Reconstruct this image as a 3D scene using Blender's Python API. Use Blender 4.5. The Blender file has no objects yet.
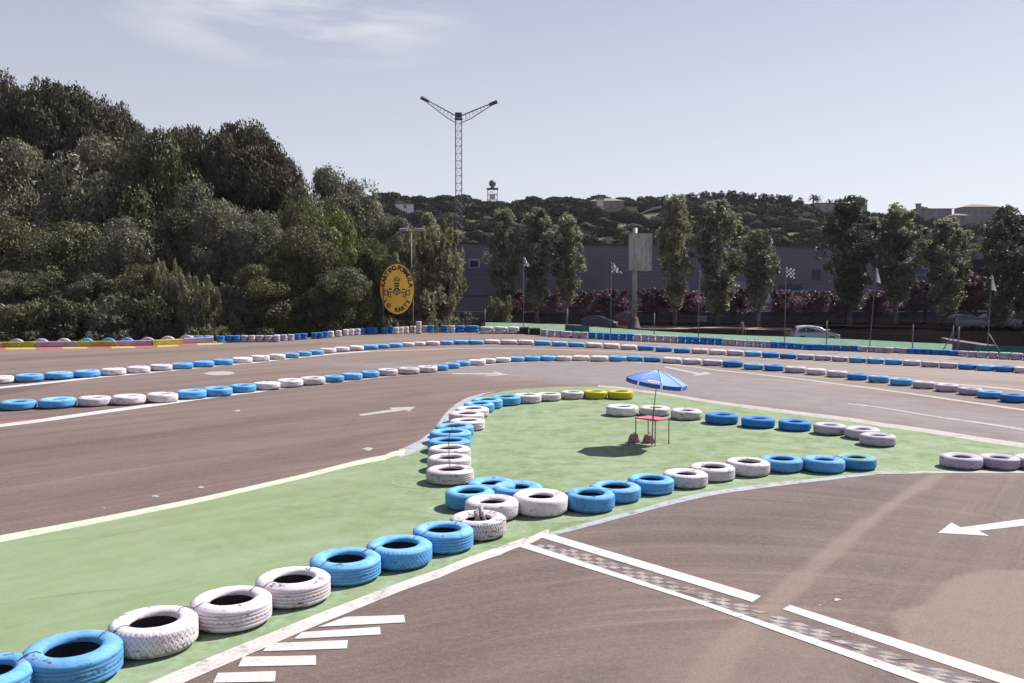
import bpy, bmesh, math, random
import numpy as np
from mathutils import Vector, Matrix, noise as mnoise
from mathutils.geometry import delaunay_2d_cdt
R = math.radians
random.seed(11)
np.random.seed(11)
sc = bpy.context.scene
col = sc.collection

# ------------------------------------------------------------------ camera, world, sun, exposure
F = 880.0; CH = 4.15; PITCH = math.atan(51.5/F)
cam = bpy.data.cameras.new('camera'); camo = bpy.data.objects.new('camera', cam); col.objects.link(camo)
cam.sensor_width = 36; cam.lens = F*36/1024; cam.clip_end = 5000; cam.clip_start = .1
camo.location = (0, 0, CH); camo.rotation_euler = (math.pi/2 - PITCH, 0, 0)
sc.camera = camo
SUN_EL = R(47); SUN_AZ = R(55)          # azimuth to the right of the view direction (+Y)
w = bpy.data.worlds.new('World'); sc.world = w; w.use_nodes = True
nt = w.node_tree; nt.nodes.clear()
def N(t, ty, **k):
    n = t.nodes.new(ty)
    for a, b in k.items(): setattr(n, a, b)
    return n
out = N(nt, 'ShaderNodeOutputWorld'); bg = N(nt, 'ShaderNodeBackground')
sky = N(nt, 'ShaderNodeTexSky', sky_type='NISHITA'); sky.sun_disc = False
sky.sun_elevation = SUN_EL; sky.sun_rotation = SUN_AZ
sky.air_density = 1.0; sky.dust_density = 1.6; sky.ozone_density = 1.6; sky.altitude = 50
bg.inputs[1].default_value = .056
tint = N(nt, 'ShaderNodeMix', data_type='RGBA', blend_type='MIX'); tint.inputs[0].default_value = .86
# thin high overcast veil evens the sky out, wispy cirrus on top of it
tc = N(nt, 'ShaderNodeTexCoord'); sep = N(nt, 'ShaderNodeSeparateXYZ'); nt.links.new(tc.outputs['Generated'], sep.inputs[0])
veil = N(nt, 'ShaderNodeValToRGB'); e = veil.color_ramp.elements
e[0].position = 0.0; e[0].color = (8.9, 9.15, 9.7, 1); e[1].position = .75; e[1].color = (1.9, 2.3, 4.2, 1)
e2 = veil.color_ramp.elements.new(.13); e2.color = (7.7, 7.95, 9.1, 1); e3 = veil.color_ramp.elements.new(.31); e3.color = (5.6, 5.8, 7.35, 1)
nt.links.new(sep.outputs['Z'], veil.inputs[0])
# brighter towards the sun, which stands to the right
sg_ = N(nt, 'ShaderNodeMapRange'); sg_.inputs['From Min'].default_value = -.6; sg_.inputs['From Max'].default_value = .6; sg_.inputs['To Min'].default_value = .90; sg_.inputs['To Max'].default_value = 1.14
nt.links.new(sep.outputs['X'], sg_.inputs[0])
vs_ = N(nt, 'ShaderNodeVectorMath', operation='SCALE'); nt.links.new(veil.outputs[0], vs_.inputs[0]); nt.links.new(sg_.outputs[0], vs_.inputs['Scale'])
nt.links.new(sky.outputs[0], tint.inputs[6]); nt.links.new(vs_.outputs[0], tint.inputs[7])
mp = N(nt, 'ShaderNodeMapping'); mp.inputs['Rotation'].default_value = (0, R(12), R(-8)); mp.inputs['Scale'].default_value = (2.2, 1.6, 11)
nt.links.new(tc.outputs['Generated'], mp.inputs[0])
cn = N(nt, 'ShaderNodeTexNoise'); cn.inputs['Scale'].default_value = 2.1; cn.inputs['Detail'].default_value = 7; cn.inputs['Roughness'].default_value = .55; cn.inputs['Distortion'].default_value = .35
nt.links.new(mp.outputs[0], cn.inputs['Vector'])
# the cirrus bank lies high and to the left of the view
vd = N(nt, 'ShaderNodeVectorMath', operation='DISTANCE'); vd.inputs[1].default_value = (-.215, .915, .325)
ms = N(nt, 'ShaderNodeMapping'); ms.inputs['Scale'].default_value = (1, 1, 4); ms.inputs['Location'].default_value = (0, 0, -.785)
nt.links.new(tc.outputs['Generated'], ms.inputs[0]); nt.links.new(ms.outputs[0], vd.inputs[0])
mr = N(nt, 'ShaderNodeMapRange'); mr.inputs['From Min'].default_value = .05; mr.inputs['From Max'].default_value = .20; mr.inputs['To Min'].default_value = 1; mr.inputs['To Max'].default_value = .0
nt.links.new(vd.outputs['Value'], mr.inputs[0])
cr = N(nt, 'ShaderNodeMapRange'); cr.inputs['From Min'].default_value = .40; cr.inputs['From Max'].default_value = .60
nt.links.new(cn.outputs[0], cr.inputs[0])
mm = N(nt, 'ShaderNodeMath', operation='MULTIPLY'); nt.links.new(cr.outputs[0], mm.inputs[0]); nt.links.new(mr.outputs[0], mm.inputs[1])
mm2 = N(nt, 'ShaderNodeMath', operation='MULTIPLY'); mm2.inputs[1].default_value = 1.0; nt.links.new(mm.outputs[0], mm2.inputs[0])
cm = N(nt, 'ShaderNodeMix', data_type='RGBA'); cm.inputs[7].default_value = (8.8, 9.0, 9.8, 1)
nt.links.new(mm2.outputs[0], cm.inputs[0]); nt.links.new(tint.outputs[2], cm.inputs[6])
nt.links.new(cm.outputs[2], bg.inputs[0]); nt.links.new(bg.outputs[0], out.inputs[0])
sl = bpy.data.lights.new('sun', 'SUN'); so = bpy.data.objects.new('sun', sl); col.objects.link(so)
sl.energy = 5.0; sl.angle = R(.53); sl.color = (1, .955, .90)
sdir = Vector((math.sin(SUN_AZ)*math.cos(SUN_EL), math.cos(SUN_AZ)*math.cos(SUN_EL), math.sin(SUN_EL)))
so.rotation_euler = sdir.to_track_quat('Z', 'Y').to_euler()
sc.view_settings.view_transform = 'Standard'; sc.view_settings.look = 'None'
sc.view_settings.exposure = 0.76; sc.view_settings.gamma = 1

# ------------------------------------------------------------------ helpers
fw = Vector((0, math.cos(PITCH), -math.sin(PITCH))); upv = Vector((0, math.sin(PITCH), math.cos(PITCH)))
def ray(x, y):
    return Vector(((x-512)/F, 0, 0)) + upv*(-(y-341.5)/F) + fw
def G(x, y, z=0.0):
    """ground point under a photo pixel"""
    d = ray(x, y); t = (z-CH)/d.z
    return Vector((d.x*t, d.y*t, z))
def AT(x, y, Y):
    """point at depth Y seen at that pixel"""
    d = ray(x, y); t = Y/d.y
    return Vector((d.x*t, Y, CH+d.z*t))
def DEP(yp):
    return G(512, yp).y
def tag(o, label=None, cat=None, group=None, kind=None):
    if label: o['label'] = label
    if cat: o['category'] = cat
    if group: o['group'] = group
    if kind: o['kind'] = kind
    return o
def empty(name, loc, rz=0, label=None, cat=None, group=None):
    o = bpy.data.objects.new(name, None); col.objects.link(o); o.location = loc; o.rotation_euler = (0, 0, rz)
    o.empty_display_size = .2
    return tag(o, label, cat, group)
def link(name, me, parent=None, loc=None):
    o = bpy.data.objects.new(name, me); col.objects.link(o)
    if parent: o.parent = parent
    if loc is not None: o.location = loc
    return o
class MB:
    def __init__(s): s.v = []; s.f = []; s.mi = []; s.sm = []
    def add(s, vs, fs, mi=0, sm=False):
        b = len(s.v); s.v += [tuple(v) for v in vs]
        for f in fs: s.f.append([b+i for i in f]); s.mi.append(mi); s.sm.append(sm)
    def box(s, c, size, rz=0, mi=0, M=None, ch=0):
        c = Vector(c); hx, hy, hz = [a/2 for a in size]
        if M is None: M = Matrix.Rotation(rz, 3, 'Z')
        vs = []
        if ch <= 0:
            for z in (-hz, hz):
                for x, y in ((-hx, -hy), (hx, -hy), (hx, hy), (-hx, hy)): vs.append(c+M@Vector((x, y, z)))
            s.add(vs, [(3, 2, 1, 0), (4, 5, 6, 7), (0, 1, 5, 4), (1, 2, 6, 5), (2, 3, 7, 6), (3, 0, 4, 7)], mi)
        else:
            for z, k in ((-hz, ch), (-hz+ch, 0), (hz-ch, 0), (hz, ch)):
                for x, y in ((-hx+k, -hy+k), (hx-k, -hy+k), (hx-k, hy-k), (-hx+k, hy-k)): vs.append(c+M@Vector((x, y, z)))
            fs = [(3, 2, 1, 0), (12, 13, 14, 15)]
            for L in range(3):
                for i in range(4): j = (i+1) % 4; fs.append((L*4+i, L*4+j, L*4+4+j, L*4+4+i))
            s.add(vs, fs, mi)
    def tube(s, pts, rad, n=8, mi=0, cap=True, sm=True):
        pts = [Vector(p) for p in pts]
        if not hasattr(rad, '__len__'): rad = [rad]*len(pts)
        vs = []; fs = []
        for i, p in enumerate(pts):
            a = pts[max(i-1, 0)]; b = pts[min(i+1, len(pts)-1)]; d = (b-a)
            if d.length < 1e-9: d = Vector((0, 0, 1))
            d.normalize(); u = d.orthogonal().normalized() if i == 0 else (u - d*u.dot(d)).normalized()
            w_ = d.cross(u)
            for k in range(n):
                t = 2*math.pi*k/n; vs.append(p+(u*math.cos(t)+w_*math.sin(t))*rad[i])
        for i in range(len(pts)-1):
            for k in range(n):
                j = (k+1) % n; fs.append((i*n+k, i*n+j, (i+1)*n+j, (i+1)*n+k))
        if cap: fs.append(tuple(reversed(range(n)))); fs.append(tuple(range((len(pts)-1)*n, len(pts)*n)))
        s.add(vs, fs, mi, sm)
    def lathe(s, prof, n=24, c=(0, 0, 0), mi=0, M=None, close=False):
        c = Vector(c); vs = []; fs = []; m = len(prof)
        for k in range(n):
            t = 2*math.pi*k/n
            for r, z in prof:
                p = Vector((r*math.cos(t), r*math.sin(t), z)); vs.append(c+(M@p if M else p))
        for k in range(n):
            j = (k+1) % n
            for i in range(m if close else m-1):
                i2 = (i+1) % m; fs.append((k*m+i, j*m+i, j*m+i2, k*m+i2))
        s.add(vs, fs, mi, True)
    def sphere(s, c, r, mi=0, sub=2, jit=0, sq=(1, 1, 1)):
        bm = bmesh.new(); bmesh.ops.create_icosphere(bm, subdivisions=sub, radius=1)
        vs = []
        for v in bm.verts:
            k = r*(1+jit*(mnoise.noise(v.co*1.9+Vector(c))))
            vs.append(Vector(c)+Vector((v.co.x*sq[0], v.co.y*sq[1], v.co.z*sq[2]))*k)
        s.add(vs, [[v.index for v in f.verts] for f in bm.faces], mi, True); bm.free()
    def prism(s, poly, axis_vec, mi=0):
        a = Vector(axis_vec); n = len(poly); vs = [Vector(p) for p in poly]+[Vector(p)+a for p in poly]
        fs = [tuple(reversed(range(n))), tuple(range(n, 2*n))]+[(i, (i+1) % n, n+(i+1) % n, n+i) for i in range(n)]
        s.add(vs, fs, mi)
    def mesh(s, name, mats):
        me = bpy.data.meshes.new(name); me.from_pydata(s.v, [], s.f)
        for m in (mats if isinstance(mats, (list, tuple)) else [mats]): me.materials.append(m)
        me.polygons.foreach_set('material_index', s.mi); me.polygons.foreach_set('use_smooth', s.sm); me.update()
        return me
    def build(s, name, mats, parent=None, loc=None):
        return link(name, s.mesh(name, mats), parent, loc)

# ------------------------------------------------------------------ materials
def mat(name, base, rough=.8, var=.0, scale=4, c2=None, bump=0, bscale=40, spec=.3, metal=0, coord='Object', detail=5, lo=.35, hi=.65, rnd=0, trans=0, trc=None):
    m = bpy.data.materials.new(name); m.use_nodes = True; t = m.node_tree; b = t.nodes['Principled BSDF']
    b.inputs['Base Color'].default_value = (*base, 1); b.inputs['Roughness'].default_value = rough
    b.inputs['Specular IOR Level'].default_value = spec; b.inputs['Metallic'].default_value = metal
    tcn = N(t, 'ShaderNodeTexCoord'); src = None
    if c2 is not None or var:
        nn = N(t, 'ShaderNodeTexNoise'); nn.inputs['Scale'].default_value = scale; nn.inputs['Detail'].default_value = detail
        t.links.new(tcn.outputs[coord], nn.inputs['Vector'])
        rp = N(t, 'ShaderNodeMapRange'); rp.inputs['From Min'].default_value = lo; rp.inputs['From Max'].default_value = hi
        t.links.new(nn.outputs[0], rp.inputs[0])
        mx = N(t, 'ShaderNodeMix', data_type='RGBA'); c2_ = c2 if c2 is not None else tuple(c*(1-var) for c in base)
        mx.inputs[6].default_value = (*base, 1); mx.inputs[7].default_value = (*c2_, 1)
        t.links.new(rp.outputs[0], mx.inputs[0]); src = mx.outputs[2]
    if rnd:
        oi = N(t, 'ShaderNodeObjectInfo'); hs = N(t, 'ShaderNodeHueSaturation')
        a = N(t, 'ShaderNodeMapRange'); a.inputs['To Min'].default_value = 1-rnd; a.inputs['To Max'].default_value = 1+rnd
        t.links.new(oi.outputs['Random'], a.inputs[0]); t.links.new(a.outputs[0], hs.inputs['Value'])
        a2 = N(t, 'ShaderNodeMath', operation='MULTIPLY_ADD'); a2.inputs[1].default_value = -.05; a2.inputs[2].default_value = .525
        t.links.new(oi.outputs['Random'], a2.inputs[0]); t.links.new(a2.outputs[0], hs.inputs['Hue'])
        if src: t.links.new(src, hs.inputs['Color'])
        else: hs.inputs['Color'].default_value = (*base, 1)
        src = hs.outputs[0]
    if src: t.links.new(src, b.inputs['Base Color'])
    if bump:
        bn = N(t, 'ShaderNodeTexNoise'); bn.inputs['Scale'].default_value = bscale; bn.inputs['Detail'].default_value = 4
        t.links.new(tcn.outputs[coord], bn.inputs['Vector'])
        bp = N(t, 'ShaderNodeBump'); bp.inputs['Strength'].default_value = bump; bp.inputs['Distance'].default_value = .02
        t.links.new(bn.outputs[0], bp.inputs['Height']); t.links.new(bp.outputs[0], b.inputs['Normal'])
    if trans:
        tr = N(t, 'ShaderNodeBsdfTranslucent'); tr.inputs[0].default_value = (*(trc or base), 1)
        if src and trc is None: t.links.new(src, tr.inputs[0])
        ms_ = N(t, 'ShaderNodeMixShader'); ms_.inputs[0].default_value = trans
        t.links.new(b.outputs[0], ms_.inputs[1]); t.links.new(tr.outputs[0], ms_.inputs[2])
        t.links.new(ms_.outputs[0], t.nodes['Material Output'].inputs[0])
    return m
def plain(name, c, rough=.6, **k): return mat(name, c, rough, **k)

def painted_tyre(name, paint, dust, worn=.5, grime=(.03, .025, .025), top=None):
    """old rubber under sprayed paint: scuffs that show the rubber, dust and overspray on the sidewall"""
    m = bpy.data.materials.new(name); m.use_nodes = True; t = m.node_tree; b = t.nodes['Principled BSDF']; L = t.links
    tcn = N(t, 'ShaderNodeTexCoord'); oi = N(t, 'ShaderNodeObjectInfo')
    off = N(t, 'ShaderNodeVectorMath', operation='MULTIPLY_ADD'); cmb = N(t, 'ShaderNodeCombineXYZ')
    for i in range(3): L.new(oi.outputs['Random'], cmb.inputs[i])
    off.inputs[1].default_value = (37, 53, 71); L.new(cmb.outputs[0], off.inputs[0]); L.new(tcn.outputs['Object'], off.inputs[2])
    def noise_(scale, det, lo, hi, src=off.outputs[0], rough=.6):
        n = N(t, 'ShaderNodeTexNoise'); n.inputs['Scale'].default_value = scale; n.inputs['Detail'].default_value = det; n.inputs['Roughness'].default_value = rough
        L.new(src, n.inputs['Vector']); r = N(t, 'ShaderNodeMapRange'); r.inputs['From Min'].default_value = lo; r.inputs['From Max'].default_value = hi
        L.new(n.outputs[0], r.inputs[0]); return r.outputs[0]
    def mixc(f, a, c):
        x = N(t, 'ShaderNodeMix', data_type='RGBA')
        if isinstance(f, float): x.inputs[0].default_value = f
        else: L.new(f, x.inputs[0])
        for v, i in ((a, 6), (c, 7)):
            if isinstance(v, tuple): x.inputs[i].default_value = (*v, 1)
            else: L.new(v, x.inputs[i])
        return x.outputs[2]
    def mul(a, k):
        x = N(t, 'ShaderNodeMath', operation='MULTIPLY'); L.new(a, x.inputs[0])
        if isinstance(k, float): x.inputs[1].default_value = k
        else: L.new(k, x.inputs[1])
        return x.outputs[0]
    c = mixc(noise_(2.6, 4, .35, .7), paint, tuple(p*.8 for p in paint))
    # dust settles on the face that points up
    geo = N(t, 'ShaderNodeNewGeometry'); sp = N(t, 'ShaderNodeSeparateXYZ'); L.new(tcn.outputs['Normal'], sp.inputs[0])
    upm = N(t, 'ShaderNodeMapRange'); upm.inputs['From Min'].default_value = .3; upm.inputs['From Max'].default_value = .95; L.new(sp.outputs['Z'], upm.inputs[0])
    c = mixc(mul(mul(noise_(5.5, 6, .3, .7), .62), upm.outputs[0]), c, dust)
    if top: c = mixc(mul(upm.outputs[0], .55), c, top)
    # scuffed rubber, streaky around the tread
    stretch = N(t, 'ShaderNodeMapping'); stretch.inputs['Scale'].default_value = (1, 1, 5); L.new(off.outputs[0], stretch.inputs[0])
    thr = .625-.06*worn
    sc_ = noise_(4.5, 9, thr, thr+.05, stretch.outputs[0], .74)
    c = mixc(mul(sc_, .82), c, grime)
    # kerb rash: paint knocked off in patches along the lower shoulder
    spo = N(t, 'ShaderNodeSeparateXYZ'); L.new(tcn.outputs['Object'], spo.inputs[0])
    lw = N(t, 'ShaderNodeMapRange'); lw.inputs['From Min'].default_value = -.02; lw.inputs['From Max'].default_value = -.13; L.new(spo.outputs['Z'], lw.inputs[0])
    c = mixc(mul(mul(noise_(3.2, 9, .50, .58, off.outputs[0], .75), lw.outputs[0]), .75), c, tuple(g*1.6 for g in grime))
    c = mixc(mul(noise_(30, 3, .62, .72), .35), c, tuple(g*2.5 for g in grime))
    hs = N(t, 'ShaderNodeHueSaturation'); a = N(t, 'ShaderNodeMapRange'); a.inputs['To Min'].default_value = .86; a.inputs['To Max'].default_value = 1.1
    L.new(oi.outputs['Random'], a.inputs[0]); L.new(a.outputs[0], hs.inputs['Value']); L.new(c, hs.inputs['Color'])
    # grooves of the tread keep more dirt (geometry attribute on the near tyres)
    at = N(t, 'ShaderNodeAttribute'); at.attribute_name = 'groove'
    c = mixc(mul(at.outputs['Fac'], .55), hs.outputs[0], tuple(g*3 for g in grime))
    L.new(c, b.inputs['Base Color']); b.inputs['Roughness'].default_value = .78; b.inputs['Specular IOR Level'].default_value = .2
    bn = N(t, 'ShaderNodeTexNoise'); bn.inputs['Scale'].default_value = 26; bn.inputs['Detail'].default_value = 5; L.new(off.outputs[0], bn.inputs['Vector'])
    bp = N(t, 'ShaderNodeBump'); bp.inputs['Strength'].default_value = .25; bp.inputs['Distance'].default_value = .012
    L.new(bn.outputs[0], bp.inputs['Height']); L.new(bp.outputs[0], b.inputs['Normal'])
    return m
P_BLUE = (.100, .335, .660); P_WHITE = (.62, .555, .59)
TM = {
 'blue': painted_tyre('blue_paint', P_BLUE, (.30, .50, .70), .8),
 'deep': painted_tyre('deep_blue_paint', (0.032, 0.180, 0.495), (0.090, 0.252, 0.522), .5),
 'white': painted_tyre('white_paint', P_WHITE, (0.702, 0.639, 0.648), .85),
 'scruffy': painted_tyre('worn_white_paint', (0.558, 0.504, 0.522), (0.666, 0.612, 0.612), 1.35),
 'mauve': painted_tyre('mauve_white_paint', (0.450, 0.396, 0.495), (0.558, 0.504, 0.558), .7),
 'yellow': painted_tyre('yellow_paint', (0.468, 0.414, 0.027), (0.540, 0.495, 0.162), .6),
 'greentop': painted_tyre('green_dusted_blue_paint', (0.045, 0.234, 0.522), (0.270, 0.468, 0.342), .5, top=(0.252, 0.450, 0.306)),
 'black': painted_tyre('bare_tyre_rubber', (0.041, 0.032, 0.041), (0.144, 0.099, 0.117), .6),
 'sky': painted_tyre('sky_blue_paint', (0.077, 0.324, 0.648), (0.306, 0.504, 0.702), .7),
 'pink': painted_tyre('pinkish_white_paint', (0.558, 0.414, 0.495), (0.630, 0.522, 0.558), .6),
}
M_rub = mat('inner_rubber', (.05, .042, .046), .7, c2=(.09, .08, .085), scale=6)

# ------------------------------------------------------------------ tyres
def tyre_mesh(key, tread, seg, paint):
    """unit truck tyre lying flat: outer radius .525, thickness .30, hollow inside"""
    h = .146
    half = [(.290, .094), (.296, .112), (.312, .128), (.345, .141), (.385, .147), (.425, .146), (.458, .139), (.484, .127), (.503, .112)]
    if tread in ('plain', 'lug'): half = [(.243, .082), (.250, .100), (.266, .112), (.305, .124), (.350, .137), (.400, .146), (.445, .143), (.482, .128), (.503, .112)]
    nrow = 17 if tread != 'plain' else 5
    top = list(half)
    tr = [(.5225+.004*math.sqrt(max(0, 1-((z)/.10)**2)), z) for z in np.linspace(.098, -.098, nrow)]
    bot = [(r, -z) for r, z in reversed(half)]
    b0 = half[0][0]-.004; inner = [(b0, -.078), (b0+.014, -.070), (.36, -.118), (.43, -.118), (.485, -.075), (.497, 0), (.485, .075), (.43, .118), (.36, .118), (b0+.014, .070), (b0, .078)]
    prof = top+tr+bot+inner; m = len(prof); i0 = len(top); i1 = i0+len(tr); i2 = i1+len(bot)
    ang = np.arange(seg)/seg*2*math.pi
    vs = []; groove = []
    nb = 46
    for k in range(seg):
        ca, sa = math.cos(ang[k]), math.sin(ang[k]); u = ang[k]/(2*math.pi)*nb
        for i, (r, z) in enumerate(prof):
            g = 0
            if i0 <= i < i1 and tread != 'plain':
                v = z/.098
                if tread == 'rib':
                    zz = v+.05*(abs((u*2) % 2-1)-.5)
                    if min(abs(zz-c) for c in (-.62, -.2, .22, .63)) < .07: g = 1
                elif tread == 'block':
                    row = math.floor((v+1)*2.6); uu = (u+.5*(row % 2)+.18*math.sin(v*8)) % 1
                    if uu < .19 or abs(((v+1)*2.6) % 1) < .2: g = .8
                elif tread == 'lug':
                    uu = (u*1.3+.35*abs(v)*3) % 1
                    if uu < .26 and abs(v) > .12: g = 1
                    if abs(v) < .08: g = .8
            if tread == 'block' and i in (i0-1, i1): 
                if (u % 1) < .3: g = .6
            r2 = r-.010*g
            if 5 <= i < i0-1: r2 += .0
            vs.append((r2*ca, r2*sa, z*h/.147)); groove.append(g)
    fs = []; mi = []
    for k in range(seg):
        j = (k+1) % seg
        for i in range(m):
            i_ = (i+1) % m; fs.append((k*m+i, k*m+i_, j*m+i_, j*m+i)); mi.append(1 if i >= i2+2 and i < m-3 else 0)
    me = bpy.data.meshes.new('tyre'); me.from_pydata(vs, [], fs)
    me.materials.append(TM[paint]); me.materials.append(M_rub)
    me.polygons.foreach_set('material_index', mi); me.polygons.foreach_set('use_smooth', [True]*len(fs))
    a = me.attributes.new('groove', 'FLOAT', 'POINT'); a.data.foreach_set('value', groove)
    # faces point outwards
    bm = bmesh.new(); bm.from_mesh(me); bmesh.ops.recalc_face_normals(bm, faces=bm.faces); bm.to_mesh(me); bm.free()
    return me
_tm = {}
def get_tyre(tread, seg, paint):
    k = (tread, seg, paint)
    if k not in _tm: _tm[k] = tyre_mesh(k, tread, seg, paint)
    return _tm[k]
def place_px(x0, x1, yb, thick=.30):
    """centre and diameter of a flat tyre from its pixel extent and the pixel row of its front foot"""
    xc = (x0+x1)/2; g = G(xc, yb); df = g.length if False else math.hypot(g.x, g.y)
    dirh = Vector((g.x, g.y, 0)).normalized()
    D = 1.05
    for _ in range(6):
        c = dirh*(df+D/2*.97); wpx = (x1-x0)
        D = wpx*c.y/F*math.cos(math.atan2(c.x, c.y))   # off-axis widening
    return c, D
rng = random.Random(5)
def put_tyre(x0, x1, yb, paint, label, group, tread=None, name='tyre', clampd=(.9, 1.2), seg=None, z=0, tilt=.012):
    c, D = place_px(x0, x1, yb); D = min(max(D, clampd[0]), clampd[1])
    d = c.y
    if seg is None: seg = 368 if d < 30 else 48
    if tread is None: tread = rng.choice(['rib', 'block', 'lug']) if d < 30 else 'plain'
    o = link(name, get_tyre(tread, seg, paint))
    s = D/1.05; th = rng.uniform(.95, 1.06)*(s**.5)*(1.13 if d < 17 else 1.0)
    o.scale = (s, s, th); o.rotation_euler = (rng.uniform(-tilt, tilt), rng.uniform(-tilt, tilt), rng.uniform(0, 6.28))
    o.location = (c.x, c.y, z+.146*th+.012)
    tag(o, label, 'tyre', group)
    return o, c, D
ORD = ['first', 'second', 'third', 'fourth', 'fifth', 'sixth', 'seventh', 'eighth', 'ninth', 'tenth', 'eleventh', 'twelfth', 'thirteenth', 'fourteenth', 'fifteenth']
NUM = ['zero', 'one', 'two', 'three', 'four', 'five', 'six', 'seven', 'eight', 'nine', 'ten', 'eleven', 'twelve', 'thirteen', 'fourteen', 'fifteen', 'sixteen']
def run_labels(cols, noun, where):
    runs = []; lab = [None]*len(cols); cnt = {}; i = 0
    while i < len(cols):
        j = i
        while j < len(cols) and cols[j] == cols[i]: j += 1
        k = cnt.get(cols[i], 0); cnt[cols[i]] = k+1
        for q in range(i, j):
            n = j-i
            if n == 1: lab[q] = f'{cols[i]} {noun}, lone one, {ORD[k]} {cols[i]} run from left, {where}'
            else: lab[q] = f'{cols[i]} {noun}, {ORD[q-i]} of {NUM[n]}, {ORD[k]} {cols[i]} run from left, {where}'
        i = j
    return lab
def conv(lst, ox, oy, s): return [(ox+a/s, ox+b/s, oy+y/s, c) for a, b, y, c in lst]
S1 = 3.938; S4 = 3.368
rowA = conv([(-150, -4, 444, 'blue'), (0, 146, 437, 'blue'), (150, 303, 430, 'blue'), (306, 440, 422, 'white'), (442, 576, 416, 'white'), (577, 703, 407, 'white'), (692, 815, 393, 'blue'), (797, 917, 382, 'blue'), (905, 1010, 367, 'blue')], 0, 300, S1)
rowA += conv([(50, 160, 357, 'white'), (143, 250, 346, 'white'), (232, 337, 337, 'white'), (322, 411, 326, 'blue'), (400, 483, 317, 'blue'), (473, 550, 308, 'blue'), (540, 622, 300, 'white'), (622, 708, 294, 'white'), (694, 778, 287, 'white'), (758, 817, 279, 'blue'), (805, 863, 271, 'blue'), (845, 908, 263, 'blue'), (897, 968, 259, 'white')], 240, 300, S1)
rowA += conv([(0, 62, 251, 'white'), (58, 122, 248, 'white'), (112, 176, 245, 'blue'), (174, 238, 243, 'blue'), (237, 300, 242, 'blue'), (298, 362, 242, 'white'), (363, 432, 241, 'white'), (434, 505, 243, 'white'), (507, 578, 243, 'blue'), (578, 643, 243, 'blue'), (645, 713, 246, 'blue'), (717, 795, 251, 'white'), (797, 873, 255, 'white'), (875, 957, 260, 'white')], 480, 300, S1)
rowA += conv([(8, 78, 228, 'blue'), (79, 147, 236, 'blue'), (148, 215, 240, 'blue'), (217, 290, 247, 'white'), (290, 357, 254, 'white'), (359, 430, 262, 'white'), (427, 497, 271, 'blue'), (498, 570, 280, 'blue'), (572, 648, 290, 'blue'), (648, 725, 300, 'white'), (725, 803, 311, 'white'), (803, 884, 322, 'white'), (870, 947, 333, 'blue'), (945, 1028, 347, 'blue')], 720, 300, S4)
rowB = conv([(-60, 57, 332, 'white'), (57, 173, 325, 'blue'), (175, 288, 315, 'blue'), (290, 396, 307, 'blue'), (397, 498, 299, 'white'), (498, 593, 290, 'white'), (586, 680, 281, 'white'), (670, 763, 274, 'blue'), (757, 845, 266, 'blue'), (837, 920, 258, 'blue')], 0, 300, S1)
rowB += conv([(-33, 50, 250, 'white'), (38, 118, 243, 'white'), (106, 180, 236, 'white'), (167, 235, 230, 'blue'), (224, 283, 223, 'blue'), (272, 332, 217, 'blue'), (312, 380, 211, 'white'), (368, 432, 205, 'white'), (428, 488, 200, 'white'), (480, 545, 196, 'blue'), (532, 590, 192, 'blue'), (583, 641, 188, 'blue'), (636, 687, 184, 'white'), (680, 731, 181, 'white'), (732, 787, 180, 'white'), (788, 840, 177, 'blue'), (842, 900, 176, 'blue'), (900, 960, 176, 'blue')], 240, 300, S1)
rowB += conv([(16, 78, 174, 'white'), (80, 145, 176, 'white'), (147, 212, 177, 'white'), (213, 280, 180, 'blue'), (283, 345, 183, 'blue'), (347, 413, 186, 'blue'), (415, 482, 189, 'white'), (484, 550, 192, 'white'), (553, 618, 196, 'white'), (621, 687, 200, 'blue'), (691, 758, 205, 'blue'), (763, 828, 210, 'blue'), (833, 898, 212, 'white'), (901, 970, 216, 'white')], 480, 300, S1)
rowB += conv([(-40, 20, 185, 'white'), (22, 80, 188, 'white')][:0]+[(-43, 19, 184, 'white'), (22, 80, 188, 'white')][1:]+[(82, 140, 191, 'blue'), (141, 200, 195, 'blue'), (201, 258, 199, 'blue'), (259, 317, 202, 'white'), (318, 375, 205, 'white'), (376, 432, 208, 'white'), (433, 492, 212, 'blue'), (493, 553, 215, 'blue'), (554, 614, 219, 'blue'), (615, 676, 222, 'white'), (677, 737, 227, 'white'), (738, 800, 231, 'white'), (802, 863, 235, 'blue'), (864, 925, 239, 'blue'), (926, 991, 243, 'blue'), (992, 1055, 247, 'white')], 720, 300, S4)
def put_row(row, where, grp, dim=()):
    L = run_labels([r[3] for r in row], 'tyre', where)
    for i, (r, l) in enumerate(zip(row, L)):
        p = r[3]
        if p == 'white' and i > len(row)*.62 and rng.random() < .75: p = 'mauve'
        if p == 'blue' and i > len(row)*.55: p = 'deep' if rng.random() < .45 else 'blue'
        if p == 'blue' and rng.random() < .25: p = 'sky'
        if p == 'white' and rng.random() < .25: p = 'scruffy'
        put_tyre(r[0], r[1], r[2], p, l, grp, clampd=(.88, 1.36), seg=96 if r[2] > 395 else 48, tilt=.02)

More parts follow.
